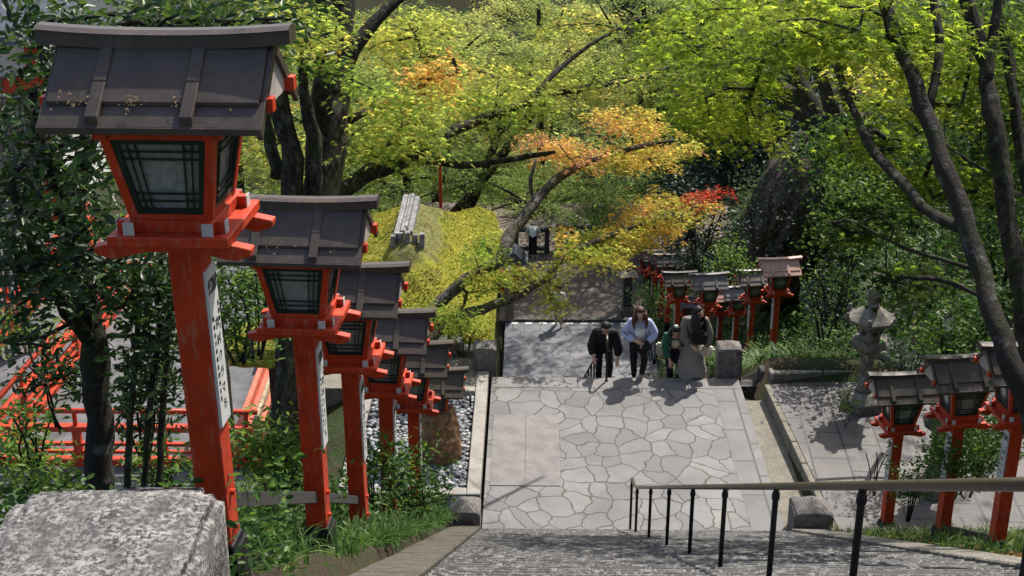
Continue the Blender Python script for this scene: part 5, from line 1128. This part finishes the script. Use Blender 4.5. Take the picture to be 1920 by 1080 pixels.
# ================================================================== people
def skin_mesh(V, E_, Rd, sub=1, name='body'):
    me = bpy.data.meshes.new('sk'); me.from_pydata([tuple(v) for v in V], E_, []); ob = bpy.data.objects.new('sk', me); COL.objects.link(ob)
    ob.modifiers.new('s', 'SKIN'); ob.modifiers['s'].use_smooth_shade = True; sv = me.skin_vertices[0].data
    for i, r in enumerate(Rd): sv[i].radius = r if hasattr(r, '__len__') else (r, r); sv[i].use_root = (i == 0)
    m = ob.modifiers.new('u', 'SUBSURF'); m.levels = m.render_levels = sub
    dg = bpy.context.evaluated_depsgraph_get(); out = bpy.data.meshes.new_from_object(ob.evaluated_get(dg)); out.name = name
    bpy.data.objects.remove(ob); bpy.data.meshes.remove(me); out.shade_smooth(); return out
V3 = lambda *a: Vector(a)
def person(label, loc, J, W, rz=0., scale=1.):
    """J joints in metres, facing -Y; W clothing"""
    T = thing('person', label, 'person', loc, rz, 'visitors on the steps'); T.scale = (scale,) * 3
    J = {k: V3(*v) for k, v in J.items()}
    hc, fd = J['head'], J['face'].normalized(); hu = J.get('hup', V3(0, 0, 1)); hr = fd.cross(hu).normalized() * -1; hu = hr.cross(fd).normalized() * -1 if hr.cross(fd).z < 0 else hr.cross(fd).normalized()
    V = []; E_ = []; Rd = []
    def add(p, r, par=None):
        V.append(p); Rd.append(r)
        if par is not None: E_.append((par, len(V) - 1))
        return len(V) - 1
    pe = add(J['pelvis'], .12); be = add((J['pelvis'] + J['chest']) / 2, .11, pe); ch = add(J['chest'], .115, be); nb = add(J['neck'], .055, ch)
    n2 = add(J['neck'] + (hc - J['neck']) * .45, .047, nb); ja = add(hc - hu * .055 + fd * .015, .062, n2); hm = add(hc + hu * .0, .083, ja); ht = add(hc + hu * .06, .072, hm)
    for s in 'LR':
        sh = add(J['sh' + s], .05, ch); el = add(J['el' + s], .037, sh); wr = add(J['wr' + s], .026, el)
        d = J.get('hd' + s, (J['wr' + s] - J['el' + s]).normalized()); d = V3(*d).normalized(); pa = add(J['wr' + s] + d * .05, .032, wr)
        sd = d.cross(V3(0, 1, .2)).normalized() * (1 if s == 'L' else -1)
        for q, (o, L_) in enumerate(((-.027, .07), (-.009, .082), (.009, .078), (.026, .062))):
            k = add(J['wr' + s] + d * .085 + sd * o, .0095, pa); k = add(J['wr' + s] + d * (.085 + L_ * .5) + sd * o * 1.15, .0085, k); add(J['wr' + s] + d * (.08 + L_) + sd * o * 1.15 + V3(0, .012, 0), .007, k)
        k = add(J['wr' + s] + d * .035 - sd * .042, .011, pa); add(J['wr' + s] + d * .07 - sd * .062, .0085, k)
        hp = add(J['hip' + s], .085, pe); kn = add(J['kn' + s], .056, hp); an = add(J['an' + s], .037, kn); add(J['toe' + s], .03, an)
    mobj('body', skin_mesh(V, E_, Rd, 2), 'skin', T)
    def cloth(name, chain, mat, sub=2, par=T):
        V2, E2, R2 = [], [], []
        for i, (p, r, pr) in enumerate(chain):
            V2.append(J[p] if isinstance(p, str) else V3(*p)); R2.append(r)
            if pr is not None: E2.append((pr, i))
        me = skin_mesh(V2, E2, R2, sub, name); noisy(me, .012, 14, len(name)); return mobj(name, me, mat, par)
    tm, tr_ = W['top'][0], W['top'][1]; hem = J['pelvis'] + V3(0, 0, -W['top'][2])
    cloth(W.get('topname', 'shirt'), [('chest', .135 * tr_, None), ((J['pelvis'] + J['chest']) / 2, .135 * tr_, 0), (J['pelvis'] + V3(0, 0, .02), .14 * tr_, 1), (hem, .145 * tr_, 2), (J['neck'] - V3(0, 0, .02), .075, 0),
        ('shL', .072 * tr_, 0), ('elL', .06 * tr_ * tr_, 5), (J['elL'] + (J['wrL'] - J['elL']) * W.get('sleeve', .9), .042 * tr_ * tr_, 6), ('shR', .072 * tr_, 0), ('elR', .06 * tr_ * tr_, 8), (J['elR'] + (J['wrR'] - J['elR']) * W.get('sleeve', .9), .042 * tr_ * tr_, 9)], tm)
    if 'inner' in W:
        f = V3(0, -1, 0) * .06 * tr_
        cloth('undershirt', [(J['chest'] + f + V3(0, 0, .05), .095, None), (J['chest'] + f * 1.25 - V3(0, 0, .05), .1, 0), ((J['pelvis'] + J['chest']) / 2 + f * 1.35, .105, 1), (J['pelvis'] + f * 1.3 + V3(0, 0, .02), .1, 2)], W['inner'])
    if 'skirt' in W:
        a, b_ = J['pelvis'], (J['anL'] + J['anR']) / 2; b = B(); rings = []; kk = 28
        for i in range(9):
            t = i / 8; c = a + (b_ + V3(0, 0, .1) - a) * t + V3(0, -.05 * math.sin(t * 3), 0); w = .15 + .13 * t
            rings.append([(c.x + (w + .018 * math.sin(j * 2.2 + i * .2) * t * 1.6) * math.cos(2 * math.pi * j / kk), c.y + (w * .85 + .018 * math.sin(j * 2.2) * t) * math.sin(2 * math.pi * j / kk), c.z + (.03 * math.sin(j * .9) if i == 8 else 0)) for j in range(kk)])
        b.v = [p for r in rings for p in r]; b.f = [(i * kk + j, i * kk + (j + 1) % kk, (i + 1) * kk + (j + 1) % kk, (i + 1) * kk + j) for i in range(8) for j in range(kk)]
        mobj('skirt', b.mesh('skirt', 0, True), W['skirt'], T)
    if 'legs' in W:
        r = W.get('legr', 1.)
        cloth('trousers', [('pelvis', .135, None), ('hipL', .1, 0), ('knL', .072 * r, 1), (J['anL'] + V3(0, 0, .03), .055 * r, 2), ('hipR', .1, 0), ('knR', .072 * r, 4), (J['anR'] + V3(0, 0, .03), .055 * r, 5)], W['legs'])
    for s in 'LR':
        a, c = J['an' + s], J['toe' + s]; d = (c - a); 
        me = skin_mesh([a + V3(0, .03, -.03), a + d * .5 - V3(0, 0, .02), c + V3(0, 0, .0)], [(0, 1), (1, 2)], [.045, .048, .035], 2, 'shoe'); mobj('shoe', me, W['shoe'], T)
    # hair
    me = bpy.data.meshes.new('hair'); bm = bmesh.new(); bmesh.ops.create_uvsphere(bm, u_segments=24, v_segments=16, radius=1)
    for v in bm.verts:
        c = v.co; p = hr * c.x * .098 + fd * (-c.y) * .108 + hu * c.z * .118
        front = -c.y; face = max(0, front - .05) * (1 if c.z < .5 else 0)
        v.co = hc + hu * .02 - fd * .012 + p * (1 - .5 * min(1, face * 2.2)) * (1 + .02 * math.sin(c.x * 25))
    bm.to_mesh(me); bm.free()
    b = B(); HL = W['hairlen']
    if HL > .05:
        for i in range(17):
            a = -2.05 + 4.1 * i / 16; px_, py_ = math.sin(a), -math.cos(a)  # py_ towards back
            p0 = hc + hr * px_ * .088 - fd * (math.cos(a)) * .085 + hu * .03
            L_ = HL * (1 - .12 * abs(math.sin(i * 2.3))); out = (hr * px_ * .03 - fd * math.cos(a) * .02)
            pts = [p0, p0 + out + V3(0, 0, -L_ * .35), p0 + out * 1.3 + V3(0, 0, -L_ * .7) + W.get('hsway', V3(0, 0, 0)), p0 + out * .9 + V3(0, 0, -L_) + W.get('hsway', V3(0, 0, 0)) * 1.6]
            b.tube([tuple(q) for q in pts], [.03, .03, .026, .01], 6)
    h = mobj('hair', me, W['hair'], T)
    if HL > .05: mobj('locks', b.mesh('locks', 0, True), W['hair'], h)
    b = B()
    for s in (-1, 1): b.lathe([(.002, -.006), (.013, -.003), (.013, .003), (.002, .006)], 8); b.v[-32:] = [tuple(hc + hr * (s * .032 + p[0]) + fd * (.078 + p[1] * .3) + hu * (.004 + p[2] * .9)) for p in b.v[-32:]]
    mobj('eyes', b.mesh('eyes', 0, True), 'ink', T)
    b = B(); o = hc + fd * .078 - hu * .045; b.hexa([tuple(o + hr * x + hu * z + fd * y) for z in (-.006, .006) for x, y in ((-.022, -.02), (.022, -.02), (.016, .012), (-.016, .012))]); mobj('mouth', b.mesh('mouth'), 'lip', T)
    me = skin_mesh([hc + fd * .075 + hu * .01, hc + fd * .094 - hu * .014], [(0, 1)], [.009, .013], 1, 'nose'); mobj('nose', me, 'skin', T)
    return T
for k, c in dict(lip=(.45, .12, .1), hairred=(.07, .022, .014), hairdark=(.016, .011, .01), lav=(.42, .46, .68), tee=(.75, .74, .74), black=(.012, .012, .014), navy=(.02, .022, .04), green=(.03, .12, .085), cream=(.55, .47, .38), taupe=(.17, .145, .125), taupelight=(.27, .235, .22), shoewhite=(.75, .75, .74), tote=(.62, .6, .5), beige=(.4, .36, .27)).items():
    M[k] = m_plain('fabric_' + k, c, .8 if 'hair' not in k else .45, .18, 25, .3)
def put(px, Y, dz=0.): 
    z = -(math.floor((Y - 23.45) / tr2) + 1) * ri2
    for _ in range(3):
        p = PY(px, 690, Y)
    return (p[0], Y, z + dz)
def bag(name, par, c, sx, sy, sz, mat, strap=None, rot=(0, 0, 0)):
    me = subdiv_box(-sx, sx, -sy, sy, -sz, sz, 3, name, 0, 1, min(sx, sy, sz) * .5); noisy(me, .01, 9, 2); T = thing(name, par, 'bag', c); T.rotation_euler = rot
    mobj('pouch', me, mat, T)
    if strap: b = B(); b.tube([tuple(V3(*q) - V3(*c)) for q in strap], .012, 6); s_ = mobj('strap', b.mesh('strap', 0, True), mat, T); 
    return T
# woman in lavender shirt
o = put(1196, 23.64); ox = V3(*o)
person('person with long auburn hair in a lavender shirt and white tee, stepping up', o, dict(
    pelvis=(0, .06, .84), chest=(.0, -.09, 1.12), neck=(0, -.15, 1.28), head=(-.015, -.22, 1.43), face=(.06, -1, -.12), hup=(0, -.35, 1),
    shL=(.17, -.08, 1.2), elL=(.27, -.1, .98), wrL=(.12, -.26, .86), hdL=(-.7, -.5, -.1), shR=(-.17, -.08, 1.2), elR=(-.27, -.1, .99), wrR=(-.08, -.27, .92), hdR=(.8, -.4, -.2),
    hipL=(.09, .05, .8), knL=(.10, -.17, .50), anL=(.06, -.08, .13), toeL=(.07, -.2, .04), hipR=(-.09, .06, .8), knR=(-.08, .02, .42), anR=(-.06, .06, .02), toeR=(-.07, -.08, -.04)),
    dict(top=('lav', 1.25, .02), inner='tee', legs='black', shoe='shoewhite', hair='hairred', hairlen=.3, legr=.95), scale=1.05)
bag('shoulder_bag', 'black crossbody bag held against the lavender shirted person', tuple(ox + V3(.06, -.3, .86)), .13, .05, .1, 'black', [tuple(ox + V3(.06, -.3, .9)), tuple(ox + V3(-.08, -.25, 1.12)), tuple(ox + V3(-.14, -.16, 1.27))], (0, -.5, 0))
# person in black
o = put(1132, 24.1); ox = V3(*o)
person('person all in black with short black hair, head bowed, climbing beside the handrail', o, dict(
    pelvis=(0, .1, .84), chest=(0, -.1, 1.1), neck=(0, -.2, 1.25), head=(0, -.29, 1.36), face=(0, -.8, -.6), hup=(0, -.6, .8),
    shL=(.19, -.1, 1.17), elL=(.26, -.12, .88), wrL=(.25, -.2, .66), shR=(-.19, -.1, 1.17), elR=(-.26, -.14, .9), wrR=(-.22, -.3, .74),
    hipL=(.09, .08, .8), knL=(.11, -.12, .48), anL=(.1, -.02, .12), toeL=(.1, -.15, .05), hipR=(-.09, .08, .8), knR=(-.1, .0, .42), anR=(-.09, .06, .03), toeR=(-.09, -.08, -.03)),
    dict(top=('black', 1.3, .1), topname='jacket', legs='black', shoe='black', hair='hairdark', hairlen=0, sleeve=.8))
# green cardigan
o = put(1262, 23.8); ox = V3(*o)
person('person in a green cardigan and cream top, stooping with a hand on the knee', o, dict(
    pelvis=(0, .14, .82), chest=(.02, -.1, 1.03), neck=(.0, -.2, 1.15), head=(-.02, -.29, 1.26), face=(.1, -.85, -.5), hup=(0, -.55, .8),
    shL=(.17, -.1, 1.09), elL=(.2, -.12, .84), wrL=(.14, -.22, .66), shR=(-.17, -.11, 1.09), elR=(-.19, -.16, .84), wrR=(-.1, -.28, .66), hdR=(.1, -.3, -.8),
    hipL=(.09, .1, .78), knL=(.11, -.14, .45), anL=(.1, .0, .1), toeL=(.1, -.13, .03), hipR=(-.08, .1, .78), knR=(-.08, -.05, .42), anR=(-.03, -.02, .02), toeR=(-.03, -.16, -.04)),
    dict(top=('green', 1.15, .0), topname='cardigan', inner='cream', legs='navy', shoe='shoewhite', hair='hairdark', hairlen=.1))
b = B(); b.lathe([(.01, -.03), (.035, -.02), (.035, .02), (.01, .03)], 8); tag(mobj('hair_clip', b.mesh('clip', 0, True), 'tee', None, tuple(ox + V3(-.02, -.33, 1.39))), 'pale hair clip on the stooping person in the green cardigan', 'hair clip')
bag('tote_bag', 'cream tote bag hanging behind the arm of the green cardigan', tuple(ox + V3(-.25, .02, .76)), .09, .06, .13, 'tote', [tuple(ox + V3(-.25, .02, .86)), tuple(ox + V3(-.22, -.04, 1.02)), tuple(ox + V3(-.19, -.08, 1.12))])
# brown coat
o = put(1298, 23.66); ox = V3(*o)
person('person in a long taupe coat and skirt with long dark hair, looking to the right', o, dict(
    pelvis=(-.02, .1, .9), chest=(0, -.1, 1.17), neck=(.02, -.18, 1.32), head=(.03, -.24, 1.47), face=(.8, -.6, -.05), hup=(.05, -.25, 1),
    shL=(.18, -.1, 1.25), elL=(.24, -.14, .98), wrL=(.2, -.26, .78), shR=(-.18, -.1, 1.25), elR=(-.22, -.18, .98), wrR=(-.07, -.3, .85), hdR=(.5, -.3, -.4),
    hipL=(.08, .08, .84), knL=(.1, -.05, .5), anL=(.07, .0, .06), toeL=(.07, -.13, 0), hipR=(-.1, .08, .84), knR=(-.1, -.1, .5), anR=(-.14, -.1, .1), toeR=(-.16, -.24, .05)),
    dict(top=('taupe', 1.35, .12), topname='coat', skirt='taupelight', shoe='shoewhite', hair='hairdark', hairlen=.42, hsway=V3(.03, -.04, 0)), scale=1.04)
bag('chest_bag', 'black bag worn on the chest of the person in the taupe coat', tuple(ox + V3(.06, -.33, 1.05)), .13, .06, .12, 'black', [tuple(ox + V3(.0, -.32, 1.12)), tuple(ox + V3(-.1, -.22, 1.28)), tuple(ox + V3(-.14, -.1, 1.32))])
bag('white_tote_bag', 'white cloth bag swinging at the hip of the person in the taupe coat', tuple(ox + V3(.24, -.12, .70)), .11, .06, .11, 'tote', [tuple(ox + V3(.2, -.1, .78)), tuple(ox + V3(.22, -.14, .95))], (0, .4, 0))
# two people on the lower level
p = PZ(1047, 612, -9); person('person in pale trousers walking the lower court, mostly hidden by hanging maple leaves', (p[0], p[1], -9), dict(
    pelvis=(0, 0, .9), chest=(0, -.05, 1.2), neck=(0, -.07, 1.38), head=(0, -.1, 1.52), face=(0, -1, -.1), shL=(.18, -.05, 1.3), elL=(.22, 0, 1.05), wrL=(.22, -.1, .84), shR=(-.18, -.05, 1.3), elR=(-.23, 0, 1.05), wrR=(-.2, -.1, .84),
    hipL=(.09, 0, .86), knL=(.1, -.12, .5), anL=(.1, -.12, .1), toeL=(.1, -.25, .04), hipR=(-.09, 0, .86), knR=(-.09, .02, .48), anR=(-.08, .2, .12), toeR=(-.08, .12, .03)),
    dict(top=('tee', 1.15, .05), legs='beige', shoe='black', hair='hairdark', hairlen=0, legr=1.15))
p = PZ(999, 487, -9); person('person in a white shirt bowed over the dark stone railing, seen from behind', (p[0], 53.0, -8.99), dict(
    pelvis=(0, -.1, .9), chest=(0, -.28, 1.18), neck=(0, -.42, 1.24), head=(0, -.55, 1.2), face=(0, -.5, -1), hup=(0, -1, .2), shL=(.19, -.3, 1.2), elL=(.24, -.4, .98), wrL=(.18, -.5, .9), shR=(-.19, -.3, 1.2), elR=(-.25, -.4, .98), wrR=(-.2, -.5, .9),
    hipL=(.09, -.08, .86), knL=(.1, -.06, .48), anL=(.1, 0, .08), toeL=(.1, -.12, .04), hipR=(-.09, -.08, .86), knR=(-.1, -.06, .48), anR=(-.1, 0, .08), toeR=(-.1, -.12, .04)),
    dict(top=('tee', 1.25, .1), legs='black', shoe='black', hair='hairdark', hairlen=0), math.pi)
